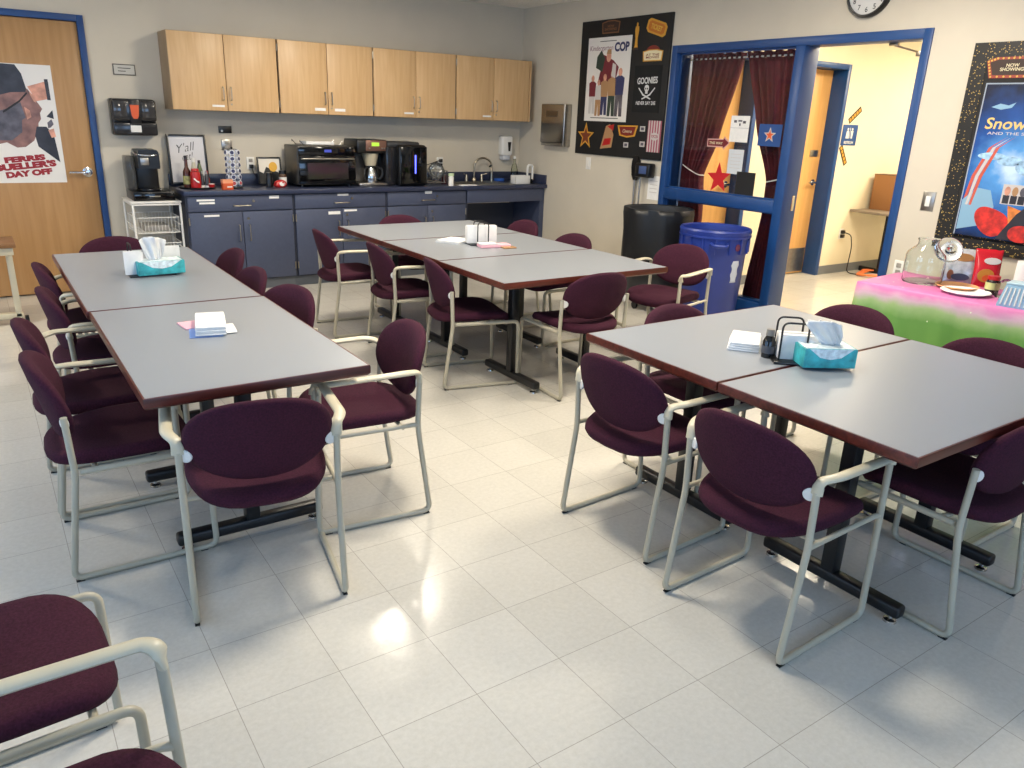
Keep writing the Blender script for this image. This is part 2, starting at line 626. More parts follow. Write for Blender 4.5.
for i, (a, b) in enumerate(OPN):
    q = MB()
    q.box(a - 0.055, HY - 0.014, 0, a, HY + 0.225, OH + 0.055, 0.003).box(b, HY - 0.014, 0, b + 0.055, HY + 0.225, OH + 0.055, 0.003).box(a, HY - 0.014, OH, b, HY + 0.225, OH + 0.055, 0.003)
    dd = struct('door_%d' % (i + 3), q, M_BLUE)
    MB().box(a + 0.003, HY + 0.165, 0.012, b - 0.003, HY + 0.208, OH - 0.004, 0.002).build('door_leaf', wood('hall_door_veneer', (206, 156, 92), (220, 172, 108), 0.35, 1.0), dd)
    MB().box(a + 0.02, HY + 0.160, 0.03, b - 0.02, HY + 0.165, 0.30).build('kick_plate', M_STEEL, dd)
    h = MB()
    h.lathe([(0.0, 0), (0.034, 0), (0.034, 0.008), (0.013, 0.01), (0.013, 0.05), (0.0, 0.05)], n=18, mtx=Matrix.Translation((b - 0.075, HY + 0.165, 1.04)) @ Matrix.Rotation(PI / 2, 4, 'X'))
    h.tube([(b - 0.075, HY + 0.12, 1.04), (b - 0.12, HY + 0.115, 1.041), (b - 0.19, HY + 0.12, 1.041)], 0.01)
    h.build('door_handle', M_CHROME, dd)
    if i == 1:
        MB().box(b - 0.20, HY + 0.158, 1.32, b - 0.06, HY + 0.165, 1.39, 0.001).build('lock_plate', M_STEEL, dd)

# skirting
bb = MB()
bb.box(XL, -0.008, 0, DX0 - 0.05, 0, 0.1).box(DX1 + 0.05, -0.008, 0, -3.9, 0, 0.1)
struct('baseboard_back', bb, M_BASE)
struct('baseboard_right', MB().box(-0.008, -0.62, 0, 0, Y1, 0.1).box(-0.008, Y2, 0, 0, YF, 0.1), M_BASE)
hb = MB()
hb.box(0.165, HY - 0.008, 0, OPN[0][0] - 0.055, HY, 0.1).box(OPN[0][1] + 0.055, HY - 0.008, 0, OPN[1][0] - 0.055, HY, 0.1).box(OPN[1][1] + 0.055, HY - 0.008, 0, 8.8, HY, 0.1)
struct('baseboard_corridor', hb, M_BASE)

# unseen windows that let the daylight in
k = 2
for a, b in WIN_L:
    q = MB().box(XL - 0.12, a, 0.85, XL - 0.06, a + 0.05, 2.35).box(XL - 0.12, b - 0.05, 0.85, XL - 0.06, b, 2.35).box(XL - 0.12, a, 0.85, XL - 0.06, b, 0.9).box(XL - 0.12, a, 2.3, XL - 0.06, b, 2.35).box(XL - 0.12, (a + b) / 2 - 0.025, 0.9, XL - 0.06, (a + b) / 2 + 0.025, 2.3)
    struct('window_%d' % k, q, M_BLUE)
    k += 1
for a, b in WIN_F:
    q = MB().box(a, YF - 0.12, 0.85, a + 0.05, YF - 0.06, 2.35).box(b - 0.05, YF - 0.12, 0.85, b, YF - 0.06, 2.35).box(a, YF - 0.12, 0.85, b, YF - 0.06, 0.9).box(a, YF - 0.12, 2.3, b, YF - 0.06, 2.35).box((a + b) / 2 - 0.025, YF - 0.12, 0.9, (a + b) / 2 + 0.025, YF - 0.06, 2.3)
    struct('window_%d' % k, q, M_BLUE)
    k += 1

# ceiling fixtures
M_DIFF = emis('lamp_diffuser', (255, 240, 214), 3.0)
for x, y in LAMPS:
    t = thing('ceiling_light', 'square recessed ceiling light panel with white frame', 'ceiling light', (x, y, CEIL), 0, 'ceiling lights of the room')
    q = MB()
    for s in (-1, 1):
        q.box(s * 0.30, -0.30, -0.03, s * 0.27, 0.30, 0.0).box(-0.27, s * 0.30, -0.03, 0.27, s * 0.27, 0.0)
    q.build('light_frame', M_WHITE, t)
    MB().box(-0.27, -0.27, -0.015, 0.27, 0.27, -0.005).build('diffuser', M_DIFF, t)
for x, y in HALL_LAMPS:
    t = thing('ceiling_light', 'long recessed ceiling light panel in the corridor', 'ceiling light', (x, y, CEIL), 0, 'ceiling lights of the corridor')
    q = MB()
    for s in (-1, 1):
        q.box(s * 0.60, -0.30, -0.03, s * 0.57, 0.30, 0.0).box(-0.57, s * 0.30, -0.03, 0.57, s * 0.27, 0.0)
    q.build('light_frame', M_WHITE, t)
    MB().box(-0.57, -0.27, -0.015, 0.57, 0.27, -0.005).build('diffuser', M_DIFF, t)


# ================================================================ TABLES
def work_table(x0, y0, x1, y1, label, group, along, off):
    """Laminate table on two black T legs; along = axis the feet run on, off = leg distance from the middle."""
    cx, cy = (x0 + x1) / 2, (y0 + y1) / 2
    hx, hy = abs(x1 - x0) / 2, abs(y1 - y0) / 2
    t = thing('dining_table', label, 'table', (cx, cy, 0), 0, group)
    e = 0.007
    MB().box(-hx + e, -hy + e, 0.705, hx - e, hy - e, 0.7405).build('tabletop', M_LAM, t)
    b = MB()
    # edge band: upright at the top, drawn in underneath
    prof = [(-0.001, 0.7400), (0.001, 0.732), (0.0, 0.709), (-0.010, 0.700), (-0.030, 0.700), (-0.030, 0.7400)]
    rings = []
    for o_, z in prof:
        X, Y = hx + o_, hy + o_
        rings.append([Vector((-X, -Y, z)), Vector((X, -Y, z)), Vector((X, Y, z)), Vector((-X, Y, z))])
    b.loft(rings, closed=True, cap=False)
    b.build('edge_band', M_EDGE, t)
    for s in (-1, 1):
        c = (s * off, 0) if along == 'y' else (0, s * off)
        q = MB()
        q.box(c[0] - 0.027, c[1] - 0.027, 0.07, c[0] + 0.027, c[1] + 0.027, 0.69, 0.006)
        base = q.build('table_leg', M_BLACK, t)
        f = MB()
        L_ = 0.285
        if along == 'y':
            f.box(c[0] - 0.026, -L_, 0.028, c[0] + 0.026, L_, 0.075, 0.012, 3)
        else:
            f.box(-L_, c[1] - 0.026, 0.028, L_, c[1] + 0.026, 0.075, 0.012, 3)
        f.build('foot', M_BLACK, base)
        g_ = (c[0] - 0.028, -0.25, c[0] + 0.028, 0.25) if along == 'y' else (-0.25, c[1] - 0.028, 0.25, c[1] + 0.028)
        MB().box(g_[0], g_[1], 0.665, g_[2], g_[3], 0.692, 0.004).build('top_brace', M_BLACK, base)
        for g in (-1, 1):
            gx, gy = (c[0], g * (L_ - 0.035)) if along == 'y' else (g * (L_ - 0.035), c[1])
            MB().lathe([(0.0, 0.0), (0.024, 0.0), (0.022, 0.008), (0.008, 0.012), (0.008, 0.03), (0.0, 0.03)], (gx, gy, 0.0), 14).build('glide', M_CHROME, base)
    return t


GL, GM, GR = 'grey tables of the row by the wooden door', 'grey tables of the row by the cabinets', 'grey tables of the row by the flowered cloth'
work_table(-5.015, -2.39, -4.245, -3.966, 'grey laminate table with tissue box caddy, closest to the wooden door', None, 'x', 0.46)
work_table(-5.005, -3.974, -4.238, -5.228, 'grey laminate table holding a stack of white napkins on a pink card', None, 'x', 0.31)
work_table(-2.975, -1.80, -1.745, -2.603, 'empty grey laminate table beside the blue cabinets, end of its row', None, 'y', 0.32)
work_table(-2.975, -2.611, -1.745, -3.456, 'grey laminate table with a wire napkin caddy, middle of three', None, 'y', 0.32)
work_table(-2.985, -3.464, -1.72, -4.225, 'empty grey laminate table in front of the trash bins', None, 'y', 0.30)
work_table(-3.232, -5.245, -1.97, -5.984, 'grey laminate table with folded napkins and a black bottle on it', None, 'y', 0.32)
work_table(-3.232, -5.992, -1.97, -6.735, 'grey laminate table beneath the teal tissue box, beside the tablecloth table', None, 'y', 0.32)


# ================================================================ CHAIRS
def seat_mesh():
    b = MB()
    n = 40

    def outline(s, rear):
        pts = []
        for j in range(n):
            a = 2 * PI * j / n
            ca, sa = math.cos(a), math.sin(a)
            e = 2 / 3.6
            x = 0.232 * s * math.copysign(abs(ca) ** e, ca)
            y = 0.205 * s * math.copysign(abs(sa) ** e, sa)
            if y < 0:                       # rounder at the rear
                y = 0.285 * s * math.copysign(abs(sa) ** 0.95, sa)
                x = 0.232 * s * math.copysign(abs(ca) ** 0.58, ca)
            pts.append((x, y))
        return pts
    rings = []
    for s, z in ((0.0, 0.418), (0.90, 0.418), (0.965, 0.424), (1.0, 0.440), (0.99, 0.455), (0.955, 0.467), (0.86, 0.471), (0.5, 0.465), (0.0, 0.462)):
        ring = []
        for x, y in outline(max(s, 0.01), False):
            zz = z
            if y > 0.06:                    # waterfall front
                zz -= 0.035 * ((y - 0.06) / 0.145) ** 2
            if y < -0.05:
                zz -= 0.010 * ((-y - 0.05) / 0.19)
            zz += 0.012 * (abs(x) / 0.238) ** 2 - 0.004
            ring.append(Vector((x, y - 0.005, zz)))
        rings.append(ring)
    return b.loft(rings)


def back_mesh():
    b = MB()
    n = 44
    hw, hh, zc = 0.231, 0.147, 0.632
    rings = []
    # (scale, distance along the thickness)
    for s, d in ((0.02, 0.024), (0.5, 0.024), (0.86, 0.021), (0.955, 0.012), (0.995, 0.0), (1.0, -0.008), (0.97, -0.018), (0.9, -0.023), (0.5, -0.025), (0.02, -0.025)):
        ring = []
        for j in range(n):
            a = 2 * PI * j / n
            ca, sa = math.cos(a), math.sin(a)
            e = 0.86
            x = hw * s * math.copysign(abs(ca) ** e, ca)
            zz = hh * s * math.copysign(abs(sa) ** e, sa)
            if zz < 0:
                x *= 1.0 - 0.06 * (zz / hh) ** 2
            z = zc + zz
            y = -0.262 - 0.26 * zz + 0.055 * (x / hw) ** 2 + d
            ring.append(Vector((x, y, z)))
        rings.append(ring)
    return b.loft(rings)


def make_chair(armed):
    t = thing('stacking_chair', None, None)
    seat_mesh().build('seat', M_FAB, t, smooth=1.2)
    back_mesh().build('backrest', M_FAB, t, smooth=1.2)
    R_ = 0.0115
    for s in (-1, 1):
        x = s * 0.243
        if armed:
            b = MB()
            b.tube([(x, -0.222, 0.605), (x, -0.214, 0.405), (x, -0.268, R_ + 0.001), (x, 0.208, R_ + 0.001), (x, 0.186, 0.622)], R_, 0.035, n=12)
            b.build('side_frame', M_TUBE, t)
            b = MB()
            xo = x + s * 0.028
            b.tube([(x, -0.222, 0.598), (x, -0.216, 0.640), (xo, -0.165, 0.650), (xo, 0.165, 0.642), (x, 0.186, 0.640), (x, 0.187, 0.600)], 0.012, 0.030, sec=(0.0195, 0.0105), n=14, up=(0, 0, 1))
            b.build('armrest', M_ARM, t)
            b = MB()
            b.tube([(x, -0.214, 0.414), (x, 0.165, 0.414), (x, 0.19, 0.404)], 0.0095, 0.02, n=10)
            b.build('seat_rail', M_TUBE, t)
        else:
            b = MB()
            b.tube([(x, -0.222, 0.618), (x, -0.214, 0.405), (x, -0.268, R_ + 0.001), (x, 0.218, R_ + 0.001), (x, 0.212, 0.414), (x, -0.20, 0.414)], R_, 0.035, n=12)
            b.build('side_frame', M_TUBE, t)
        b = MB()
        b.lathe([(0.0, -0.007), (0.019, -0.007), (0.022, 0.0), (0.019, 0.005), (0.0, 0.006)], n=18, mtx=Matrix.Translation((s * 0.223, -0.222, 0.590)) @ Matrix.Rotation(s * 0.45, 4, 'Z') @ Matrix.Rotation(PI / 2, 4, 'X'))
        b.build('hinge_disc', M_WHITE, t)
        for gy in (-0.25, 0.17):
            MB().box(x - 0.008, gy - 0.014, 0.0, x + 0.008, gy + 0.014, 0.005, 0.0015).build('glide', M_BPLAST, t)
    for y in (-0.15, 0.13):
        MB().cyl((-0.243, y, 0.409), (0.243, y, 0.409), 0.0095, 10).build('cross_bar', M_TUBE, t)
    return t


CH = {True: make_chair(True), False: make_chair(False)}
_used = set()
GC = 'plum upholstered chairs with putty metal frames'


def chair(x, y, face, armed, label):
    """face = the direction the sitter looks, degrees counter-clockwise from +Y."""
    if armed in _used:
        o = copy_tree(CH[armed])
    else:
        o = CH[armed]
        _used.add(armed)
    o.location = (x, y, 0)
    o.rotation_euler = (0, 0, math.radians(face))
    tag(o, label, 'chair', GC)
    return o


# row by the wooden door
chair(-4.668, -5.20, -10, True, 'plum armchair seen from behind at the end of the table with the pink card')
chair(-4.172, -4.848, 84, True, 'plum armchair turned sideways at the corner of the table with the pink card')
chair(-4.36, -4.06, 106, False, 'plum chair across from the napkin stack, tucked in beside the sideways armchair')
chair(-4.40, -3.46, 92, False, 'plum chair showing only a back, second from the cabinets along the door table')
chair(-4.33, -2.80, 90, False, 'plum chair showing only a back, just in front of the blue cabinet doors')
chair(-4.63, -2.34, 180, False, 'plum chair at the far head of the table, in front of the wooden door frame')
chair(-4.985, -4.70, -91, False, 'armless plum chair on the door side, closest to the camera of four in line')
chair(-4.985, -4.17, -90, True, 'plum armchair on the door side, second of four in line from the camera')
chair(-4.86, -3.56, -90, True, 'plum armchair on the door side, third of four in line from the camera')
chair(-4.83, -2.88, -90, True, 'plum armchair on the door side, fourth of four in line and nearest the door')
# row by the cabinets
chair(-2.806, -3.62, -103, False, 'armless plum chair turned sideways at the empty table before the bins')
chair(-2.87, -2.90, -97, True, 'plum armchair drawn up to the middle table with the wire napkin caddy')
chair(-2.99, -2.19, -95, True, 'plum armchair in front of the blue cabinets at the corner of the farthest table')
chair(-2.345, -4.054, -3, False, 'armless plum chair seen from behind at the near end of the cabinet row')
chair(-1.345, -3.83, 104, True, 'plum armchair pulled out in front of the blue trash bin')
chair(-1.80, -3.05, 92, False, 'plum chair whose back rises behind the table, next to the black bin')
chair(-1.70, -2.22, 90, False, 'plum chair whose back shows in front of the open space below the sink')
chair(-2.33, -1.86, 180, False, 'plum chair at the far end of the cabinet row, its back against the drawers')
# row by the flowered cloth
chair(-3.21, -6.31, -88, True, 'plum armchair seen from behind at the table with the teal tissue box')
chair(-3.165, -5.645, -87, True, 'plum armchair seen from behind at the table with the black bottle')
chair(-2.61, -5.42, 180, False, 'plum chair at the far end of the bottle table, seat glimpsed underneath')
chair(-2.02, -5.60, 92, False, 'plum chair back rising between the bottle table and the corridor opening')
chair(-2.06, -6.27, 90, False, 'plum chair back rising in front of the green side of the tablecloth')
chair(-2.612, -6.515, 0, False, 'armless plum chair seen from behind at the end of the tissue box table')
# the two by the camera
chair(-5.44, -5.985, -88, False, 'armless plum chair cut by the frame, alone on the open floor, whole seat showing')
chair(-5.36, -6.61, -88, True, 'plum armchair cut by the bottom of the frame, only its arm and seat tip showing')


# ================================================================ UPPER CABINETS
def handle(b, x, y, z0, z1, out=-0.028, horizontal=False):
    if horizontal:
        b.tube([(z0, y, x), (z0, y + out, x), (z1, y + out, x), (z1, y, x)], 0.0045, 0.012, n=8)
    else:
        b.tube([(x, y, z0), (x, y + out, z0), (x, y + out, z1), (x, y, z1)], 0.0045, 0.012, n=8)


UW = 0.928
UX0, UD, UZ0, UZ1 = -3.834, 0.338, 1.5705, 2.1975
UL = ['maple wall cabinet above the condiment tray, at the door end of the row', 'maple wall cabinet above the toaster oven', 'maple wall cabinet above the coffee machine and blue-lit brewer', 'maple wall cabinet above the sink, at the corner end of the row']
for i in range(4):
    t = thing('wall_cabinet', UL[i], 'cabinet', (UX0 + i * UW, 0, UZ0), 0, 'maple wall cabinets')
    H = UZ1 - UZ0
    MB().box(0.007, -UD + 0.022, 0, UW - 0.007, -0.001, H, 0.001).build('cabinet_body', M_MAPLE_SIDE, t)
    for k in (0, 1):
        xa = 0.009 + k * (UW / 2 - 0.006)
        xb = xa + UW / 2 - 0.012
        dr = MB().box(xa, -UD, 0.004, xb, -UD + 0.02, H - 0.004, 0.0015).build('cabinet_door', M_MAPLE, t)
        hx = xb - 0.03 if k == 0 else xa + 0.03
        q = MB()
        handle(q, hx, -UD, 0.095, 0.20)
        q.build('door_handle', M_NICKEL, dr)
        if k == 1:
            MB().lathe([(0, 0), (0.009, 0), (0.009, 0.006), (0, 0.006)], n=12, mtx=Matrix.Translation((hx, -UD, 0.06)) @ Matrix.Rotation(PI / 2, 4, 'X')).build('lock', M_NICKEL, dr)
        if k == 0 or i == 1:
            lx = hx - 0.10 if k == 0 else hx + 0.03
            MB().box(lx, -UD - 0.0012, 0.035, lx + 0.105, -UD, 0.052 if i != 1 else 0.06).build('label_strip', M_PAPER, dr)
    if i > 0:                                # hinge knuckles in the dark gap between the units
        for z in (0.05, H - 0.1):
            MB().cyl((0.0, -UD - 0.002, z), (0.0, -UD - 0.002, z + 0.06), 0.006, 8).build('hinge', M_NICKEL, t)
struct('trim_1', MB().box(UX0 + 4 * UW + 0.001, -UD + 0.004, UZ0, UX0 + 4 * UW + 0.022, -0.001, UZ1), M_MAPLE)

# ================================================================ LOWER CABINETS
LX0 = -3.865
CF = -0.565            # door face
CZ = 0.875
LU = [(-3.85, -2.905), (-2.905, -1.965), (-1.965, -1.035)]
LL = ['blue base cabinet below the condiment tray and pod carousel', 'blue base cabinet below the toaster oven', 'blue base cabinet below the blue-lit brewer']
LBL = [[(0.09, 0.825, 0.15), (0.11, 0.80, 0.13), (0.72, 0.835, 0.09)], [(0.43, 0.845, 0.11)], [(0.43, 0.845, 0.08)]]
for i, (a, b_) in enumerate(LU):
    W_ = b_ - a
    t = thing('base_cabinet', LL[i], 'cabinet', (a, 0, 0), 0, 'blue base cabinets')
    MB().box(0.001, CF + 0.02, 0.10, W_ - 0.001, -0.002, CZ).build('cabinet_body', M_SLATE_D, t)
    MB().box(0.001, CF + 0.075, 0.0, W_ - 0.001, CF + 0.09, 0.10).build('toe_kick', M_BASE, t)
    dw = MB().box(0.014, CF, 0.735, W_ - 0.014, CF + 0.019, 0.862, 0.0015).build('drawer', M_SLATE, t)
    q = MB()
    handle(q, 0.782, CF, W_ / 2 - 0.075, W_ / 2 + 0.075, horizontal=True)
    q.build('drawer_handle', M_NICKEL, dw)
    MB().lathe([(0, 0), (0.011, 0), (0.011, 0.006), (0, 0.006)], n=12, mtx=Matrix.Translation((W_ / 2 + 0.105, CF, 0.818)) @ Matrix.Rotation(PI / 2, 4, 'X')).build('lock', M_NICKEL, dw)
    for lx, lz, lw in LBL[i]:
        MB().box(lx, CF - 0.0012, lz, lx + lw, CF, lz + 0.016 if lw > 0.1 else lz + 0.025).build('label_strip', M_PAPER, dw)
    for k in (0, 1):
        xa = 0.014 + k * (W_ / 2 - 0.011)
        xb = xa + W_ / 2 - 0.017
        dr = MB().box(xa, CF, 0.112, xb, CF + 0.019, 0.725, 0.0015).build('cabinet_door', M_SLATE, t)
        hx = xb - 0.035 if k == 0 else xa + 0.05
        q = MB()
        handle(q, hx, CF, 0.47, 0.61)
        q.build('door_handle', M_NICKEL, dr)
        if k == 1:
            MB().lathe([(0, 0), (0.011, 0), (0.011, 0.006), (0, 0.006)], n=12, mtx=Matrix.Translation((hx - 0.005, CF, 0.665)) @ Matrix.Rotation(PI / 2, 4, 'X')).build('lock', M_NICKEL, dr)
        if i == 0 and k == 0:
            MB().box(0.14, CF - 0.0012, 0.69, 0.27, CF, 0.706).build('label_strip', M_PAPER, dr)
        if i == 1:
            MB().box(hx - 0.10 if k == 0 else hx - 0.03, CF - 0.0012, 0.672 if k == 0 else 0.695, hx + 0.02 if k == 0 else hx + 0.10, CF, 0.70 if k == 0 else 0.713).build('label_strip', M_PAPER, dr)
        for z in (0.18, 0.62):
            MB().cyl(((xa if k == 0 else xb), CF - 0.003, z), ((xa if k == 0 else xb), CF - 0.003, z + 0.065), 0.006, 8).build('hinge', M_NICKEL, dr)
# open knee space below the sink
t = thing('sink_apron', 'blue open-fronted sink base in the room corner, apron above a dark knee space', 'cabinet', (-1.033, 0, 0))
MB().box(0.004, CF, 0.735, 0.99, CF + 0.02, 0.868, 0.0015).build('apron_panel', M_SLATE, t)
MB().box(0.97, CF + 0.02, 0.0, 1.028, -0.002, CZ - 0.002).build('side_panel', M_SLATE, t)
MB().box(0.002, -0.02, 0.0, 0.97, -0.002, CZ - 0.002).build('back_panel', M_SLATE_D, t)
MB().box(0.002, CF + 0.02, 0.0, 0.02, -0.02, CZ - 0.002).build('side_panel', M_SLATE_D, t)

# countertop with a cut-out for the sink
SK = (-1.10, -0.44, -0.50, -0.14)
ct = MB()
cy0 = -0.592
ct.box(LX0, cy0, CZ, SK[0], -0.001, 0.915, 0.004).box(SK[1], cy0, CZ, -0.001, -0.001, 0.915, 0.004)
ct.box(SK[0], cy0, CZ, SK[1], SK[2], 0.915, 0.004).box(SK[0], SK[3], CZ, SK[1], -0.001, 0.915, 0.004)
t = tag(ct.build('countertop', M_COUNTER), 'dark navy speckled countertop running the length of the blue cabinets', 'countertop')
MB().box(LX0, -0.022, 0.915, -0.024, -0.001, 1.015, 0.003).build('backsplash', M_COUNTER, t)
MB().box(-0.022, cy0 + 0.02, 0.915, -0.001, -0.001, 1.015, 0.003).build('side_splash', M_COUNTER, t)
sk = thing('sink', 'stainless steel sink set into the navy countertop', 'sink', (0, 0, 0))
q = MB()
a0, a1, b0, b1 = SK
q.box(a0 - 0.02, b0 - 0.02, 0.9155, a0 + 0.012, b1 + 0.02, 0.920).box(a1 - 0.012, b0 - 0.02, 0.9155, a1 + 0.02, b1 + 0.02, 0.920)
q.box(a0 + 0.012, b0 - 0.02, 0.9155, a1 - 0.012, b0 + 0.012, 0.920).box(a0 + 0.012, b1 - 0.012, 0.9155, a1 - 0.012, b1 + 0.02, 0.920)
q.build('sink_rim', M_STEEL, sk)
q = MB()
q.box(a0 + 0.005, b0 + 0.005, 0.73, a0 + 0.012, b1 - 0.005, 0.9155).box(a1 - 0.012, b0 + 0.005, 0.73, a1 - 0.005, b1 - 0.005, 0.9155)
q.box(a0 + 0.012, b0 + 0.005, 0.73, a1 - 0.012, b0 + 0.012, 0.9155).box(a0 + 0.012, b1 - 0.012, 0.73, a1 - 0.012, b1 - 0.005, 0.9155).box(a0 + 0.005, b0 + 0.005, 0.722, a1 - 0.005, b1 - 0.005, 0.73)
q.build('basin', M_STEEL, sk)

fa = thing('faucet', 'tall gooseneck chrome faucet behind the sink', 'faucet', (-0.655, -0.08, 0.915))
q = MB()
pts = [(0, 0, 0.0), (0, 0, 0.155)]
for i in range(13):
    a = PI - PI * 1.12 * i / 12
    pts.append((0.11 + 0.11 * math.cos(a), -0.03 * (i / 12), 0.155 + 0.10 * math.sin(a)))
q.tube(pts, 0.011, n=10)
q.build('spout', M_NICKEL, fa)
MB().lathe([(0, 0), (0.026, 0), (0.024, 0.03), (0.014, 0.045), (0, 0.045)], n=16).build('faucet_base', M_NICKEL, fa)
for x in (-0.10, 0.10):
    q = MB().lathe([(0, 0), (0.02, 0), (0.016, 0.05), (0.010, 0.075), (0, 0.075)], (x, 0, 0), 14)
    q.tube([(x, 0, 0.07), (x * 1.5, -0.03, 0.085)], 0.006)
    q.build('tap_handle', M_NICKEL, fa)
sp = thing('water_dispenser_tap', 'short chrome dispenser tap with black lever beside the gooseneck faucet', 'tap', (-0.42, -0.08, 0.915))
MB().lathe([(0, 0), (0.018, 0), (0.013, 0.05), (0.011, 0.12), (0.014, 0.15), (0, 0.16)], n=14).build('tap_body', M_NICKEL, sp)
MB().tube([(0, 0, 0.15), (-0.03, -0.03, 0.175), (-0.06, -0.05, 0.165)], 0.011, 0.02).build('lever', M_BPLAST, sp)


# ================================================================ THINGS ON THE COUNTER
KZ = 0.9155


def bottle(name, label, cat, loc, prof, m, cap_prof=None, cap_m=None, band=None, band_m=None, n=18, group=None):
    t = thing(name, label, cat, loc, 0, group)
    MB().lathe(prof, n=n).build('bottle_body', m, t)
    if cap_prof:
        MB().lathe(cap_prof, n=n).build('cap', cap_m, t)
    if band:
        r, z0, z1 = band
        MB().lathe([(r, z0), (r + 0.0012, z0), (r + 0.0012, z1), (r, z1)], n=n).build('bottle_label', band_m, t)
    return t


# framed lettering leaning on the wall
t = thing('picture_frame', 'black framed white print with brush lettering, behind the condiments', 'picture frame', (-3.69, -0.075, KZ + 0.012), (PI / 2 - 0.09, 0, 0))
q = MB()
fw, fh = 0.335, 0.435
for s in (-1, 1):
    q.box(s * fw / 2, 0, 0, s * (fw / 2 - 0.018), fh, 0.02, 0.002).box(-fw / 2 + 0.018, (0 if s < 0 else fh - 0.018), 0, fw / 2 - 0.018, (0.018 if s < 0 else fh), 0.02, 0.002)
q.build('frame', M_BPLAST, t)
MB().box(-fw / 2 + 0.015, 0.015, 0.003, fw / 2 - 0.015, fh - 0.015, 0.009).build('print', mat('print_paper', (214, 212, 214), 0.6), t)
M_INK = mat('black_ink', (26, 25, 28), 0.6)
text("Y'all", M_INK, t, -0.005, 0.325, 0.0105, 0.16, 0.075, shear=0.4, rot=0.2, bold=-0.012)
text('eat!', M_INK, t, 0.0, 0.245, 0.0105, 0.10, 0.065, shear=0.4, rot=0.15, bold=-0.012)

t = tag(MB().lathe([(0, 0), (0.15, 0), (0.155, 0.012), (0.15, 0.016), (0.14, 0.008), (0, 0.008)], (-3.69, -0.33, KZ), 32).build('condiment_tray', M_BPLAST), 'round black tray under the sauce bottles', 'tray')
TZ = KZ + 0.0085
bottle('sauce_bottle', 'brown sauce bottle with tall neck and green label on the black tray', 'bottle', (-3.77, -0.34, TZ), [(0, 0), (0.034, 0), (0.035, 0.10), (0.033, 0.135), (0.015, 0.175), (0.012, 0.24), (0, 0.24)], mat('brown_sauce', (74, 34, 24), 0.2), [(0, 0.24), (0.014, 0.24), (0.013, 0.27), (0, 0.272)], mat('dark_cap', (36, 26, 24), 0.4), (0.035, 0.03, 0.10), mat('green_label', (150, 146, 92), 0.6, noise=0.3, nscale=40))
bottle('ketchup_bottle', 'squat red squeeze bottle with white swoosh on the black tray', 'bottle', (-3.715, -0.40, TZ), [(0, 0), (0.042, 0), (0.044, 0.03), (0.042, 0.12), (0.036, 0.14), (0, 0.145)], M_RED, [(0, 0.145), (0.034, 0.145), (0.03, 0.165), (0, 0.167)], M_RED)
k = bpy.data.objects['ketchup_bottle']
MB().tube([(-0.022, -0.041, 0.085), (0.0, -0.046, 0.06), (0.02, -0.043, 0.05)], 0.008, sec=(0.009, 0.003)).build('bottle_label', M_WHITE, k)
bottle('dressing_bottle', 'pale bottle with white cap behind the red squeeze bottle', 'bottle', (-3.69, -0.26, TZ), [(0, 0), (0.028, 0), (0.03, 0.13), (0.02, 0.17), (0.012, 0.21), (0, 0.21)], mat('pale_bottle', (196, 190, 168), 0.3), [(0, 0.21), (0.013, 0.21), (0.013, 0.245), (0, 0.247)], M_WHITE)
bottle('dressing_bottle', 'olive green slim bottle beside the pale white-capped bottle', 'bottle', (-3.64, -0.25, TZ), [(0, 0), (0.024, 0), (0.026, 0.13), (0.018, 0.17), (0.011, 0.20), (0, 0.20)], mat('olive_bottle', (90, 104, 70), 0.25), [(0, 0.20), (0.012, 0.20), (0.011, 0.225), (0, 0.227)], mat('dark_cap', (36, 26, 24), 0.4))
for i, (dx, dy, lb) in enumerate(((-3.653, -0.37, 'salt shaker with dark grey body nearest the red bottle'), (-3.617, -0.385, 'pepper shaker with dark grey body beside the salt shaker'))):
    bottle('shaker', lb, 'shaker', (dx, dy, TZ), [(0, 0), (0.018, 0), (0.019, 0.02), (0.017, 0.10), (0.012, 0.115), (0, 0.12)], mat('dark_grey_shaker', (62, 62, 66), 0.3), [(0, 0.12), (0.012, 0.12), (0.010, 0.14), (0, 0.142)], M_STEEL, (0.0192, 0.0, 0.02), M_WHITE)
bottle('hot_sauce_bottle', 'small red sauce bottle at the edge of the black tray', 'bottle', (-3.60, -0.33, TZ), [(0, 0), (0.02, 0), (0.021, 0.07), (0.010, 0.10), (0.009, 0.12), (0, 0.12)], mat('hot_sauce', (150, 40, 26), 0.2), [(0, 0.12), (0.011, 0.12), (0.010, 0.14), (0, 0.142)], M_RED)
t = thing('sauce_cup', 'red and white dipping cup at the front of the black tray', 'cup', (-3.585, -0.40, TZ))
MB().lathe([(0, 0), (0.022, 0), (0.03, 0.03), (0.027, 0.031), (0.02, 0.008), (0, 0.006)], n=18).build('cup', M_RED, t)
MB().lathe([(0, 0.026), (0.027, 0.028), (0.027, 0.034), (0, 0.036)], n=18).build('lid', M_WHITE, t)

t = thing('sweetener_box', 'small orange carton in front of the pod carousel', 'box', (-3.475, -0.50, KZ), 0.1)
MB().box(-0.045, -0.025, 0, 0.045, 0.025, 0.085, 0.002).build('carton', M_ORANGE, t)
MB().box(-0.0455, -0.0256, 0.055, 0.0455, 0.0256, 0.087).build('carton_top', mat('peach_card', (226, 150, 112), 0.5), t)
MB().box(-0.01, -0.0262, 0.018, 0.035, -0.0256, 0.03).build('carton_print', M_WHITE, t)

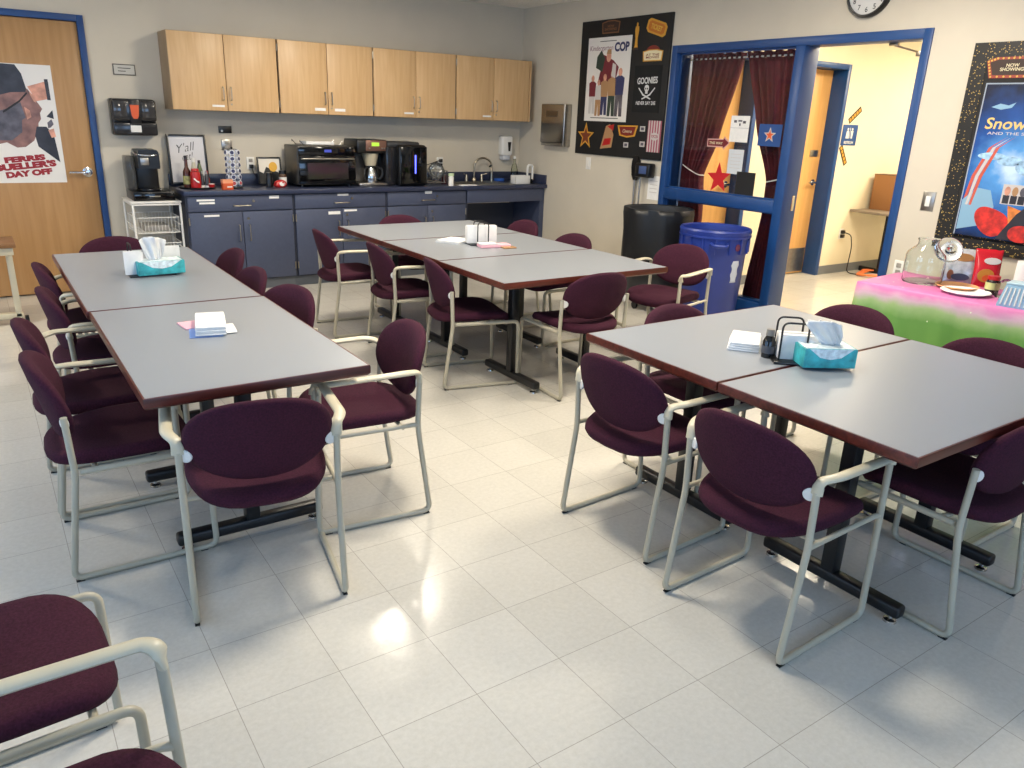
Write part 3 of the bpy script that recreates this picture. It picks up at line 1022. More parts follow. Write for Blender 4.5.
# pod carousel with single pods
cx, cy = -3.375, -0.36
t = thing('pod_carousel', 'black wire carousel holding rows of coffee pods', 'carousel', (cx, cy, KZ))
MB().lathe([(0, 0), (0.075, 0), (0.078, 0.008), (0.02, 0.014), (0.008, 0.02), (0.006, 0.34), (0.011, 0.35), (0, 0.36)], n=24).build('carousel_base', M_BPLAST, t)
q = MB()
for k in range(6):
    a = k * PI / 3 + 0.25
    for da in (-0.30, 0.30):
        q.tube([(0.045 * math.cos(a + da), 0.045 * math.sin(a + da), 0.012), (0.045 * math.cos(a + da), 0.045 * math.sin(a + da), 0.335)], 0.002, n=6)
for z in (0.012, 0.335):
    q.tube([(0.045 * math.cos(2 * PI * j / 20), 0.045 * math.sin(2 * PI * j / 20), z) for j in range(20)], 0.0025, closed=True, n=6)
q.build('wire_rack', M_CHROME, t)
pod0 = None
M_POD = mat('pod_cup_white', (222, 222, 228), 0.4)
M_POD2 = mat('pod_foil_blue', (44, 48, 84), 0.4)
M_POD3 = mat('pod_foil_red', (170, 60, 66), 0.4)
protos = []
for mm in (M_POD2, M_POD3):
    p = thing('coffee_pod', None, None)
    MB().lathe([(0, -0.028), (0.015, -0.028), (0.019, 0.0), (0.0225, 0.0), (0.0225, 0.003), (0, 0.003)], n=18).build('pod_cup', M_POD, p)
    MB().lathe([(0.006, 0.0031), (0.0165, 0.0031), (0.0165, 0.0042), (0.006, 0.0042)], n=18).build('foil_lid', mm, p)
    protos.append(p)
pod_used = set()
for k in range(6):
    a = k * PI / 3 + 0.25
    for j in range(6):
        kind = 1 if j == 0 else 0
        if kind in pod_used:
            p = copy_tree(protos[kind])
        else:
            p = protos[kind]
            pod_used.add(kind)
        z = KZ + 0.045 + j * 0.053
        p.location = (cx + 0.062 * math.cos(a), cy + 0.062 * math.sin(a), z)
        p.rotation_euler = (Vector((math.cos(a), math.sin(a), 0.12))).to_track_quat('Z', 'Y').to_euler()
        tag(p, 'white coffee pod with blue ringed lid in the carousel' if kind == 0 else 'white coffee pod with red lid in the bottom ring of the carousel', 'coffee pod', 'coffee pods in the carousel')

# little frame with a photo print
t = thing('photo_frame', 'small black framed picture with a yellow and dark print, by the toaster oven', 'picture frame', (-2.975, -0.14, KZ + 0.008), (PI / 2 - 0.12, 0, 0))
q = MB()
for s in (-1, 1):
    q.box(s * 0.115, 0, 0, s * 0.10, 0.25, 0.016, 0.002).box(-0.10, (0 if s < 0 else 0.235), 0, 0.10, (0.015 if s < 0 else 0.25), 0.016, 0.002)
q.build('frame', M_BPLAST, t)
MB().box(-0.102, 0.012, 0.003, 0.102, 0.238, 0.008).build('print', mat('cream_print', (226, 218, 204), 0.5), t)
poly('print_shape', [(-0.10, 0.015), (0.10, 0.015), (0.10, 0.10), (0.03, 0.13), (-0.03, 0.16), (-0.06, 0.10), (-0.10, 0.12)], M_BPLAST, t, 0.008, 0.009)
poly('print_shape', ell(0.035, 0.16, 0.04, 0.045), mat('yellow_print', (222, 168, 54), 0.5), t, 0.0085, 0.0095)

t = thing('snack_bag', 'crumpled red candy bag lying before the small picture frame', 'bag', (-2.965, -0.40, KZ), 0.2)
q = MB()
q.lathe([(0.001, 0.0), (0.045, 0.002), (0.062, 0.022), (0.055, 0.05), (0.03, 0.066), (0.001, 0.07)], n=20, sx=1.0, sy=0.6, fold=lambda a, z: 1 + 0.10 * math.sin(5 * a + 40 * z))
q.build('bag_body', M_RED, t)
MB().lathe([(0.001, 0), (0.02, 0.001), (0.001, 0.002)], n=12, mtx=Matrix.Translation((0, -0.034, 0.035)) @ Matrix.Rotation(PI / 2.2, 4, 'X') @ Matrix.Scale(1.5, 4, (1, 0, 0))).build('bag_print', M_WHITE, t)
bottle('spice_jar', 'short jar with black lid behind the red candy bag', 'jar', (-2.90, -0.28, KZ), [(0, 0), (0.034, 0), (0.035, 0.10), (0.03, 0.115), (0, 0.115)], mat('brown_jar', (86, 60, 40), 0.2), [(0, 0.115), (0.034, 0.115), (0.034, 0.145), (0, 0.145)], M_BPLAST, (0.035, 0.03, 0.085), M_WHITE)
bottle('spice_jar', 'dark jar leaning by the small picture frame, black all over', 'jar', (-3.055, -0.36, KZ), [(0, 0), (0.03, 0), (0.032, 0.07), (0.026, 0.10), (0, 0.10)], M_BPLAST, [(0, 0.10), (0.028, 0.10), (0.028, 0.13), (0, 0.13)], M_BPLAST)

# toaster oven
ox0, ox1, oy0, oy1, oz = -2.80, -2.225, -0.44, -0.06, 0.375
t = thing('toaster_oven', 'black and steel countertop oven with dark glass door', 'oven', (ox0, oy0, KZ))
W_ = ox1 - ox0
MB().box(0, 0.02, 0.018, W_, oy1 - oy0, oz, 0.012, 3).build('oven_body', mat('dark_steel_case', (92, 90, 86), 0.35, 0.8), t)
dr = MB().box(0.006, -0.012, 0.03, W_ - 0.006, 0.022, 0.285, 0.006).build('oven_door', M_BGLOSS, t)
MB().box(0.085, -0.0135, 0.075, W_ - 0.085, -0.012, 0.225).build('oven_window', mat('oven_glass', (40, 34, 38), 0.05), dr)
q = MB()
q.tube([(0.03, -0.012, 0.262), (0.03, -0.04, 0.262), (W_ - 0.03, -0.04, 0.262), (W_ - 0.03, -0.012, 0.262)], 0.008, 0.02)
q.build('door_handle', M_STEEL, dr)
pn = MB().box(0.006, -0.008, 0.288, W_ - 0.006, 0.022, oz - 0.006, 0.004).build('control_panel', M_BGLOSS, t)
MB().box(W_ / 2 - 0.03, -0.0088, 0.32, W_ / 2 + 0.04, -0.008, 0.345).build('display', emis('blue_display', (60, 70, 160), 0.5), pn)
for x in (0.05, W_ - 0.05):
    for y in (0.06, 0.32):
        MB().cyl((x, y, 0), (x, y, 0.02), 0.014, 10).build('foot', M_BPLAST, t)
q = MB()
for s in (0.10, 0.32):
    q.tube([(0.10, s, 0), (0.06, s, 0.045), (0.06, s, 0.03)], 0.004, n=6)
    q.tube([(W_ - 0.13, s, 0), (W_ - 0.09, s, 0.045), (W_ - 0.09, s, 0.03)], 0.004, n=6)
for i in range(8):
    x = 0.10 + i * (W_ - 0.23) / 7
    q.tube([(x, 0.08, 0.004), (x, 0.34, 0.004)], 0.003, n=6)
q.tube([(0.10, 0.08, 0.004), (W_ - 0.13, 0.08, 0.004), (W_ - 0.13, 0.34, 0.004), (0.10, 0.34, 0.004)], 0.004, closed=True, n=6)
tag(q.build('wire_rack', M_CHROME, None, (ox0, oy0, KZ + oz + 0.001)), 'chrome wire rack lying on top of the countertop oven', 'rack')
tag(MB().box(0, 0, 0, 0.28, 0.17, 0.028, 0.003).build('paper_stack', M_PAPER, None, (ox0 + 0.13, oy0 + 0.12, KZ + oz + 0.009)), 'flat white stack of paper plates in the rack on the oven', 'paper')

# coffee maker
t = thing('coffee_maker', 'drip coffee maker with steel carafe and green lit display', 'coffee maker', (-2.185, -0.43, KZ))
MB().box(0, 0.0, 0.0, 0.30, 0.34, 0.03, 0.008).build('warming_base', M_STEEL, t)
MB().box(0, 0.20, 0.03, 0.30, 0.36, 0.43, 0.012).build('water_tank', mat('grey_tank', (70, 68, 66), 0.25), t)
hd_ = MB().box(-0.01, 0.02, 0.31, 0.31, 0.36, 0.44, 0.016, 3).build('brew_head', M_BPLAST, t)
MB().box(0.08, 0.014, 0.335, 0.30, 0.022, 0.435, 0.003).build('control_panel', mat('copper_panel', (130, 96, 82), 0.35, 0.5), hd_)
MB().box(0.14, 0.010, 0.38, 0.22, 0.015, 0.415).build('display', emis('green_display', (150, 190, 60), 0.9), hd_)
for x in (0.115, 0.25, 0.275):
    MB().cyl((x, 0.006, 0.36), (x, 0.016, 0.36), 0.008, 10).build('button', M_STEEL, hd_)
MB().lathe([(0, 0.19), (0.055, 0.19), (0.085, 0.31), (0, 0.31)], (0.17, 0.12, 0), 20).build('filter_basket', mat('cream_basket', (186, 176, 152), 0.4), t)
cf = thing('coffee_carafe', 'polished steel carafe with black handles in the drip coffee maker', 'carafe', (-2.015, -0.32, KZ + 0.031))
MB().lathe([(0, 0), (0.068, 0), (0.074, 0.03), (0.070, 0.08), (0.050, 0.13), (0.046, 0.14), (0, 0.14)], n=24).build('carafe_body', M_CHROME, cf)
MB().lathe([(0, 0.14), (0.052, 0.14), (0.05, 0.158), (0, 0.162)], n=20).build('lid', M_BPLAST, cf)
MB().tube([(0.045, -0.03, 0.145), (0.09, -0.06, 0.14), (0.098, -0.065, 0.07), (0.07, -0.04, 0.03)], 0.010, 0.03, sec=(0.007, 0.013)).build('handle', M_BPLAST, cf)
MB().tube([(-0.047, -0.02, 0.145), (-0.085, -0.04, 0.13), (-0.092, -0.05, 0.06), (-0.07, -0.03, 0.03)], 0.008, 0.03, sec=(0.006, 0.010)).build('handle', M_BPLAST, cf)

# tall black machine with the blue strip
t = thing('pod_brewer', 'tall rounded black machine with a vertical blue light strip', 'coffee machine', (-1.865, -0.52, KZ))
MB().box(0.07, 0.0, 0.0, 0.385, 0.36, 0.40, 0.035, 4).build('machine_body', M_BPLAST, t)
MB().box(-0.03, 0.09, 0.0, 0.08, 0.38, 0.385, 0.02, 3).build('water_tank', mat('smoke_tank', (30, 30, 33), 0.12), t)
MB().box(-0.02, 0.08, 0.37, 0.34, 0.38, 0.425, 0.02, 3).build('lid', mat('charcoal_plastic', (46, 46, 48), 0.45), t)
fp = MB().box(0.082, -0.008, 0.02, 0.375, 0.01, 0.385, 0.008).build('front_panel', M_BGLOSS, t)
MB().box(0.236, -0.0115, 0.125, 0.249, -0.008, 0.305, 0.001).build('light_strip', emis('blue_light', (90, 100, 255), 3.0), fp)

# things by the sink
t = thing('dish_rack', 'chrome wire dish rack with utensils beside the black machine', 'dish rack', (-1.42, -0.42, KZ))
q = MB()
for z in (0.02, 0.14):
    q.tube([(0, 0, z), (0.24, 0, z), (0.24, 0.30, z), (0, 0.30, z)], 0.003, 0.02, closed=True, n=6)
for i in range(7):
    x = 0.02 + i * 0.033
    q.tube([(x, 0, 0.14), (x, 0, 0.02), (x, 0.30, 0.02), (x, 0.30, 0.14)], 0.003, 0.01, n=6)
for i in range(6):
    y = 0.03 + i * 0.048
    q.tube([(0, y, 0.14), (0, y, 0.02), (0.24, y, 0.02), (0.24, y, 0.14)], 0.003, 0.01, n=6)
for x in (0.01, 0.23):
    for y in (0.01, 0.29):
        q.cyl((x, y, 0), (x, y, 0.03), 0.004, 6)
q.build('wire_frame', M_CHROME, t)
tag(MB().lathe([(0.001, 0.0), (0.05, 0.005), (0.085, 0.06), (0.088, 0.10), (0.085, 0.10), (0.08, 0.06), (0.001, 0.010)], n=24, mtx=Matrix.Translation((-1.27, -0.25, KZ + 0.10)) @ Matrix.Rotation(1.1, 4, 'X')).build('glass_bowl', M_CUT), 'clear glass bowl tilted in the wire dish rack', 'bowl')
t = thing('ladle', 'ladle with black handle sticking up from the dish rack', 'ladle', (-1.30, -0.2, KZ + 0.03))
MB().tube([(0, 0, 0.0), (0.04, 0, 0.16), (0.10, -0.01, 0.185)], 0.007, 0.03).build('handle', M_BPLAST, t)
MB().lathe([(0.001, 0), (0.022, 0.004), (0.03, 0.025), (0.027, 0.025), (0.001, 0.006)], n=14).build('ladle_bowl', M_STEEL, t)
bottle('dish_soap_bottle', 'short white bottle at the front edge beside the dish rack', 'bottle', (-1.215, -0.54, KZ), [(0, 0), (0.028, 0), (0.028, 0.085), (0.022, 0.10), (0, 0.10)], M_WHITE, [(0, 0.10), (0.03, 0.10), (0.03, 0.125), (0, 0.127)], mat('pale_green_cap', (196, 214, 170), 0.4))
bottle('mug', 'dark red mug between the dish rack and the sink', 'mug', (-1.16, -0.30, KZ), [(0, 0), (0.036, 0), (0.04, 0.09), (0.036, 0.09), (0.032, 0.01), (0, 0.01)], mat('dark_red_glaze', (74, 34, 38), 0.25))
tag(MB().box(-0.10, -0.03, 0, 0.10, 0.03, 0.010, 0.003).build('dish_cloth', M_PAPER, None, (-1.02, -0.555, KZ), (0, 0, 0.05)), 'folded white cloth at the counter edge in front of the sink', 'cloth')
tag(MB().box(-0.05, -0.035, 0, 0.05, 0.035, 0.03, 0.006).build('sponge', mat('blue_sponge', (44, 92, 176), 0.9, bump=0.5, bscale=120), None, (-0.33, -0.10, KZ)), 'blue sponge behind the sink beside the dispenser tap', 'sponge')
bottle('spray_bottle', 'clear soap bottle with narrow neck in the counter corner', 'bottle', (-0.15, -0.14, KZ), [(0, 0), (0.038, 0), (0.04, 0.12), (0.03, 0.17), (0.014, 0.21), (0.013, 0.25), (0, 0.25)], glass('soap_bottle', (240, 244, 236), 0.05, True), [(0, 0.25), (0.016, 0.25), (0.014, 0.275), (0, 0.277)], M_WHITE)
t = thing('sink_caddy', 'white plastic box on the counter corner beside the sink', 'caddy', (-0.375, -0.50, KZ))
q = MB()
q.box(0, 0, 0, 0.20, 0.10, 0.006, 0.002).box(0, 0, 0, 0.006, 0.10, 0.09, 0.002).box(0.194, 0, 0, 0.20, 0.10, 0.09, 0.002).box(0, 0, 0, 0.20, 0.006, 0.09, 0.002).box(0, 0.094, 0, 0.20, 0.10, 0.09, 0.002)
q.build('box', M_WHITE, t)
t = thing('scrub_brush', 'white ring-handled scrub brush standing at the end of the white box', 'brush', (-0.135, -0.43, KZ))
MB().tube([(-0.035, 0, 0.02), (-0.035, 0, 0.20), (0.035, 0, 0.20), (0.035, 0, 0.02)], 0.012, 0.04, closed=True).build('handle', M_WHITE, t)
MB().box(-0.03, -0.02, 0.0, 0.03, 0.02, 0.05, 0.004).build('bristles', M_BPLAST, t)

# wall pieces above the counter
def plate(name, label, cat, x0, z0, x1, z1, m, rot=BACK, d=0.01, group=None):
    t = thing(name, label, cat, ((x0 + x1) / 2, 0, (z0 + z1) / 2) if rot == BACK else (0, (x0 + x1) / 2, (z0 + z1) / 2), rot, group)
    w, h = abs(x1 - x0) / 2, abs(z1 - z0) / 2
    MB().box(-w, -h, 0, w, h, d, 0.002).build('plate', m, t)
    return t, w, h


M_SCREW = M_CHROME
t, w, h = plate('wall_outlet', 'steel outlet plate above the pod carousel', 'outlet', -3.368, 1.225, -3.275, 1.32, M_STEEL)
for v in (-0.02, 0.02):
    MB().box(-0.018, v - 0.013, 0.01, 0.018, v + 0.013, 0.0125, 0.003).build('socket', mat('grey_socket', (150, 146, 138), 0.5), t)
t, w, h = plate('wall_outlet', 'white outlet plate with a plug and cord behind the pod carousel', 'outlet', -3.15, 1.05, -3.075, 1.165, M_WHITE)
MB().box(-0.018, -0.045, 0.01, 0.018, -0.01, 0.035, 0.005).build('plug', M_BPLAST, t)
MB().box(-0.018, 0.012, 0.01, 0.018, 0.042, 0.0125, 0.003).build('socket', mat('grey_socket', (150, 146, 138), 0.5), t)
MB().tube([(0, -0.03, 0.035), (0.01, -0.09, 0.045), (0.05, -0.13, 0.04)], 0.004, 0.03, n=6).build('cord', M_BPLAST, t)
t, w, h = plate('wall_outlet', 'white outlet plate with two black plugs beside the black machine', 'outlet', -1.09, 1.055, -1.015, 1.17, M_WHITE)
for v in (-0.025, 0.025):
    MB().box(-0.018, v - 0.017, 0.01, 0.018, v + 0.017, 0.04, 0.006).build('plug', M_BPLAST, t)
MB().tube([(0, 0.025, 0.04), (-0.06, 0.02, 0.06), (-0.20, -0.02, 0.07), (-0.36, -0.04, 0.06)], 0.004, 0.03, n=6).build('cord', M_BPLAST, t)
t, w, h = plate('wall_sign', 'small black wall plaque with a white dot above the outlet', 'sign', -3.385, 1.377, -3.267, 1.44, M_BPLAST)
poly('printed_dot', ell(-0.03, -0.012, 0.010, 0.010), M_WHITE, t, 0.01, 0.011)
t, w, h = plate('wall_sign', 'small grey framed name plate high beside the wooden door', 'sign', -4.21, 1.832, -4.035, 1.92, mat('plate_frame', (84, 78, 70), 0.4))
MB().box(-w + 0.008, -h + 0.008, 0.0095, w - 0.008, h - 0.008, 0.0115).build('insert', mat('plate_face', (190, 186, 176), 0.5), t)
for v, ww in ((0.012, 0.10), (-0.012, 0.06)):
    MB().box(-0.05, v - 0.003, 0.0112, -0.05 + ww, v + 0.003, 0.0122).build('printed_line', M_INK, t)

# towel dispenser by the door
t = thing('towel_dispenser', 'smoky black paper towel dispenser beside the wooden door', 'towel dispenser', (-4.108, 0, 1.345), BACK)
M_SMOKE = mat('smoke_plastic', (40, 39, 40), 0.15)
MB().box(-0.175, 0.0, 0, 0.175, 0.30, 0.12, 0.018, 3).build('back_case', M_BPLAST, t)
cv = MB().box(-0.172, 0.115, 0.118, 0.172, 0.298, 0.19, 0.025, 4).build('cover', M_SMOKE, t)
MB().box(-0.172, 0.005, 0.118, 0.172, 0.112, 0.165, 0.012, 3).build('lower_cover', M_SMOKE, t)
MB().box(-0.042, 0.10, 0.165, 0.042, 0.296, 0.196, 0.006).build('centre_band', M_BPLAST, t)
poly('orange_sticker', [(-0.035, 0.25), (0.035, 0.25), (0.028, 0.165), (0.015, 0.14), (-0.015, 0.14), (-0.028, 0.165)], M_ORANGE, t, 0.196, 0.198)
MB().box(-0.042, 0.03, 0.164, 0.042, 0.085, 0.170).build('white_sticker', M_WHITE, t)
for x in (-0.11, 0.11):
    MB().box(x - 0.05, 0.15, 0.189, x + 0.05, 0.27, 0.192, 0.001).build('cover_window', mat('smoke_window', (60, 58, 58), 0.08), cv)

# soap dispenser in the corner
t = thing('soap_dispenser', 'white wall soap dispenser with dark window in the corner by the sink', 'soap dispenser', (-0.225, 0, 1.145), BACK)
MB().box(-0.072, 0.05, 0, 0.072, 0.265, 0.10, 0.022, 3).build('dispenser_case', M_WHITE, t)
MB().box(-0.05, 0.0, 0, 0.05, 0.06, 0.09, 0.015, 3).build('push_bar', mat('grey_push_bar', (196, 198, 202), 0.35), t)
poly('level_window', [(0.0, 0.20), (0.045, 0.20), (0.035, 0.10), (0.012, 0.10)], M_BPLAST, t, 0.10, 0.103)

# ================================================================ WIRE TROLLEY WITH BREWER
tx0, tx1, ty0, ty1 = -4.26, -3.885, -0.50, -0.06
t = thing('wire_trolley', 'white wire basket trolley between the wooden door and the cabinets', 'trolley', ((tx0 + tx1) / 2, (ty0 + ty1) / 2, 0))
hx, hy = (tx1 - tx0) / 2, (ty1 - ty0) / 2
q = MB()
for sx in (-1, 1):
    q.tube([(sx * hx, -hy, 0.03), (sx * hx, -hy, 0.80), (sx * hx, hy, 0.80), (sx * hx, hy, 0.03)], 0.010, 0.02, n=10)
    for z in (0.62, 0.42, 0.22):
        q.tube([(sx * hx, -hy, z), (sx * hx, hy, z)], 0.005, n=6)
for sy in (-1, 1):
    q.tube([(-hx, sy * hy, 0.80), (hx, sy * hy, 0.80)], 0.008, n=8)
q.tube([(-hx, hy, 0.1), (hx, hy, 0.1)], 0.008, n=8)
q.build('trolley_frame', M_WHITE, t)
MB().box(-hx - 0.012, -hy - 0.012, 0.812, hx + 0.012, hy + 0.012, 0.828, 0.004).build('trolley_top', M_WHITE, t)
for z in (0.56, 0.34, 0.12):
    q = MB()
    bx, by = hx - 0.014, hy - 0.012
    for zz in (z, z + 0.13):
        q.tube([(-bx, -by, zz), (bx, -by, zz), (bx, by, zz), (-bx, by, zz)], 0.0035, 0.02, closed=True, n=6)
    for i in range(13):
        x = -bx + 0.012 + i * (2 * bx - 0.024) / 12
        q.tube([(x, -by, z + 0.13), (x, -by, z), (x, by, z), (x, by, z + 0.13)], 0.0018, n=5)
    for i in range(9):
        y = -by + 0.02 + i * (2 * by - 0.04) / 8
        q.tube([(-bx, y, z + 0.13), (-bx, y, z), (bx, y, z), (bx, y, z + 0.13)], 0.0018, n=5)
    q.build('wire_basket', M_WHITE, t)
for sx in (-1, 1):
    for sy in (-1, 1):
        q = MB().lathe([(0, -0.008), (0.024, -0.008), (0.024, 0.008), (0, 0.008)], n=16, mtx=Matrix.Translation((sx * hx, sy * hy, 0.024)) @ Matrix.Rotation(PI / 2, 4, 'Y'))
        q.build('caster', M_BPLAST, t)
tag(MB().box(-0.12, -0.13, 0, 0.12, 0.13, 0.045, 0.004).build('napkin_pack', M_PAPER, None, ((tx0 + tx1) / 2 + 0.01, -0.29, 0.3425), (0, 0, 0.1)), 'white packs of napkins in the middle basket of the trolley', 'napkins')
tag(MB().box(-0.10, -0.12, 0, 0.10, 0.12, 0.05, 0.006).build('paper_pack', mat('grey_pack', (150, 146, 140), 0.6), None, ((tx0 + tx1) / 2, -0.28, 0.5625), (0, 0, 0.0)), 'grey packet lying in the top basket of the trolley', 'packet')

t = thing('pod_storage_case', 'low black pod drawer under the single-cup brewer on the trolley', 'drawer unit', (-4.075, -0.29, 0.8285))
MB().box(-0.165, -0.18, 0, 0.165, 0.17, 0.075, 0.006).build('drawer_case', M_BPLAST, t)
dd = MB().box(-0.158, -0.188, 0.008, 0.158, -0.178, 0.066, 0.003).build('drawer_front', M_BGLOSS, t)
MB().tube([(-0.04, -0.188, 0.04), (-0.04, -0.20, 0.04), (0.04, -0.20, 0.04), (0.04, -0.188, 0.04)], 0.005, 0.008).build('drawer_handle', M_STEEL, dd)
t = thing('single_cup_brewer', 'black single-cup coffee brewer with silver lid rim on the white trolley', 'coffee maker', (-4.115, -0.29, 0.9045))
MB().box(-0.06, -0.02, 0, 0.12, 0.15, 0.32, 0.02, 3).build('brewer_body', M_BPLAST, t)
MB().box(-0.135, -0.06, 0, -0.065, 0.13, 0.285, 0.015, 3).build('water_tank', glass('tank_plastic', (190, 192, 196), 0.08, True), t)
MB().box(-0.05, -0.15, 0, 0.115, -0.02, 0.022, 0.008).build('drip_tray', M_BGLOSS, t)
q = MB()
q.loft([[Vector((x * s, y, z)) + Vector((0.032, 0, 0)) for x, y in ((-0.085, -0.145), (0.085, -0.145), (0.09, 0.0), (0.09, 0.14), (-0.09, 0.14), (-0.09, 0.0))] for s, z in ((0.95, 0.185), (1.0, 0.20), (1.0, 0.29), (0.93, 0.325), (0.8, 0.338))])
q.build('brew_head', M_BPLAST, t)
MB().tube([(-0.058, 0.05, 0.322), (-0.062, -0.13, 0.30), (0.032, -0.165, 0.292), (0.126, -0.13, 0.30), (0.122, 0.05, 0.322)], 0.008, 0.05).build('lid_rim', M_CHROME, t)
MB().box(-0.035, -0.148, 0.215, 0.03, -0.143, 0.275, 0.002).build('button_panel', M_STEEL, t)

# ================================================================ DOOR POSTER
M_POST = mat('poster_white', (224, 220, 214), 0.3)
t = thing('movie_poster', 'glossy white poster with red block title taped on the wooden door', 'poster', (-4.985, 0.0115, 0.95), BACK)
MB().box(-0.315, 0, 0, 0.315, 0.925, 0.0015).build('poster_sheet', M_POST, t)
W0 = 0.0015
M_SKIN = mat('print_skin', (128, 92, 84), 0.35, noise=0.25, nscale=9)
M_SKIN2 = mat('print_skin_light', (196, 140, 118), 0.35, noise=0.2, nscale=12)
M_DARK = mat('print_dark', (40, 38, 44), 0.35, noise=0.3, nscale=10)
M_GREY = mat('print_grey', (82, 78, 86), 0.35, noise=0.3, nscale=10)
poly('print_shape', [(-0.167, 0.925), (0.066, 0.918), (0.102, 0.852), (0.121, 0.74), (0.112, 0.714), (0.007, 0.707), (-0.213, 0.641)], M_DARK, t, W0, W0 + 0.0010)
poly('print_shape', [(-0.211, 0.654), (0.009, 0.72), (0.127, 0.74), (0.156, 0.694), (0.179, 0.647), (0.212, 0.588), (0.192, 0.555), (0.193, 0.509), (0.17, 0.476), (0.164, 0.429), (0.12, 0.337), (0.054, 0.287), (-0.007, 0.281), (-0.073, 0.321), (-0.273, 0.271)], M_SKIN, t, W0, W0 + 0.0007)
poly('print_shape', [(-0.233, 0.522), (-0.035, 0.581), (0.066, 0.634), (0.075, 0.575), (0.085, 0.515), (0.056, 0.496), (0.046, 0.403), (-0.035, 0.337), (-0.263, 0.337)], M_GREY, t, W0, W0 + 0.0012)
poly('print_shape', [(-0.067, 0.562), (0.056, 0.647), (0.118, 0.714), (0.122, 0.7), (0.06, 0.634), (-0.063, 0.548)], M_INK, t, W0, W0 + 0.0015)
poly('print_shape', [(0.139, 0.72), (0.172, 0.681), (0.177, 0.634), (0.161, 0.641), (0.143, 0.687)], M_SKIN2, t, W0, W0 + 0.0012)
poly('print_shape', [(0.085, 0.601), (0.122, 0.575), (0.127, 0.522), (0.095, 0.502)], M_SKIN2, t, W0, W0 + 0.0010)
poly('print_shape', [(0.13, 0.757), (0.256, 0.799), (0.263, 0.665), (0.179, 0.646), (0.157, 0.7)], M_SKIN2, t, W0, W0 + 0.0009)
poly('print_shape', [(0.255, 0.818), (0.282, 0.819), (0.284, 0.657), (0.259, 0.659)], M_DARK, t, W0, W0 + 0.0013)
poly('print_shape', [(0.153, 0.449), (0.224, 0.449), (0.269, 0.377), (0.286, 0.165), (0.144, 0.291), (0.132, 0.377)], M_DARK, t, W0, W0 + 0.0008)
poly('print_shape', [(0.234, 0.529), (0.284, 0.581), (0.285, 0.511), (0.251, 0.522)], M_DARK, t, W0, W0 + 0.0010)
poly('print_shape', [(0.234, 0.482), (0.267, 0.509), (0.278, 0.469), (0.253, 0.443), (0.234, 0.436)], M_GREY, t, W0, W0 + 0.0010)
poly('print_shape', [(0.233, 0.423), (0.274, 0.436), (0.282, 0.37), (0.249, 0.361)], M_SKIN2, t, W0, W0 + 0.0013)
M_TIT = mat('title_red', (150, 26, 34), 0.4)
text('FERRIS', M_TIT, t, 0.034, 0.194, W0 + 0.0012, 0.295, 0.048, bold=0.075, rot=0.10)
text("BUELLER'S", M_TIT, t, 0.032, 0.139, W0 + 0.0012, 0.446, 0.056, bold=0.075, rot=0.10)
text('DAY OFF', M_TIT, t, 0.049, 0.078, W0 + 0.0012, 0.336, 0.051, bold=0.075, rot=0.10)

# ================================================================ PIN BOARD ON THE RIGHT WALL
M_BOARD = mat('black_board', (15, 14, 14), 0.7, noise=0.15, nscale=60)
BD = 0.020
t = thing('notice_board', 'large black notice board crowded with film stickers beside the glazed frame', 'notice board', (-0.0015, -1.705, 1.282), SIDE)
MB().box(-0.632, 0, 0.0, 0.632, 1.258, BD, 0.003).build('board_panel', M_BOARD, t)


def on_side(name, label, cat, y, z, d=BD, group=None):
    """Something flat fixed to the wall at X = 0, d in front of it; local x runs towards the camera's right."""
    return thing(name, label, cat, (-d - 0.002, y, z), SIDE, group)


t = on_side('movie_poster', 'white film poster with blue COP title on the black notice board', 'poster', -1.512, 1.608)
MB().box(-0.318, 0, 0, 0.318, 0.775, 0.0015).build('poster_sheet', M_POST, t)
M_NAVY = mat('title_navy', (34, 40, 90), 0.4)
text('Kindergarten', mat('title_pink', (130, 80, 100), 0.5), t, -0.115, 0.672, W0 + 0.0008, 0.345, 0.06, shear=0.1)
text('COP', M_NAVY, t, 0.185, 0.68, W0 + 0.0008, 0.21, 0.085, bold=0.05)
MB().box(-0.14, 0.735, W0, 0.10, 0.741, W0 + 0.0006).build('printed_line', M_INK, t)
MB().box(-0.22, 0.028, W0, 0.20, 0.035, W0 + 0.0006).build('printed_line', M_INK, t)
# a plain group of figures: one tall, several small, as flat print
P_GRN = mat('print_green', (44, 60, 50), 0.5)
P_MAR = mat('print_maroon', (110, 30, 44), 0.5)
P_TAN = mat('print_tan', (170, 130, 90), 0.5)
P_NAV = mat('print_navy', (48, 52, 92), 0.5)
P_PALE = mat('print_pale', (196, 190, 186), 0.5)


def fig(par, x, y, h, top, leg, w=W0):
    s = h
    poly('print_figure', [(x - 0.13 * s, y + 0.45 * s), (x + 0.13 * s, y + 0.45 * s), (x + 0.15 * s, y + 0.80 * s), (x + 0.05 * s, y + 0.85 * s), (x - 0.05 * s, y + 0.85 * s), (x - 0.15 * s, y + 0.80 * s)], top, par, w, w + 0.0008)
    poly('print_figure', [(x - 0.12 * s, y), (x - 0.02 * s, y), (x, y + 0.35 * s), (x + 0.03 * s, y), (x + 0.13 * s, y), (x + 0.12 * s, y + 0.46 * s), (x - 0.12 * s, y + 0.46 * s)], leg, par, w, w + 0.0006)
    poly('print_figure', ell(x, y + 0.92 * s, 0.065 * s, 0.085 * s, 12), M_SKIN2, par, w, w + 0.001)


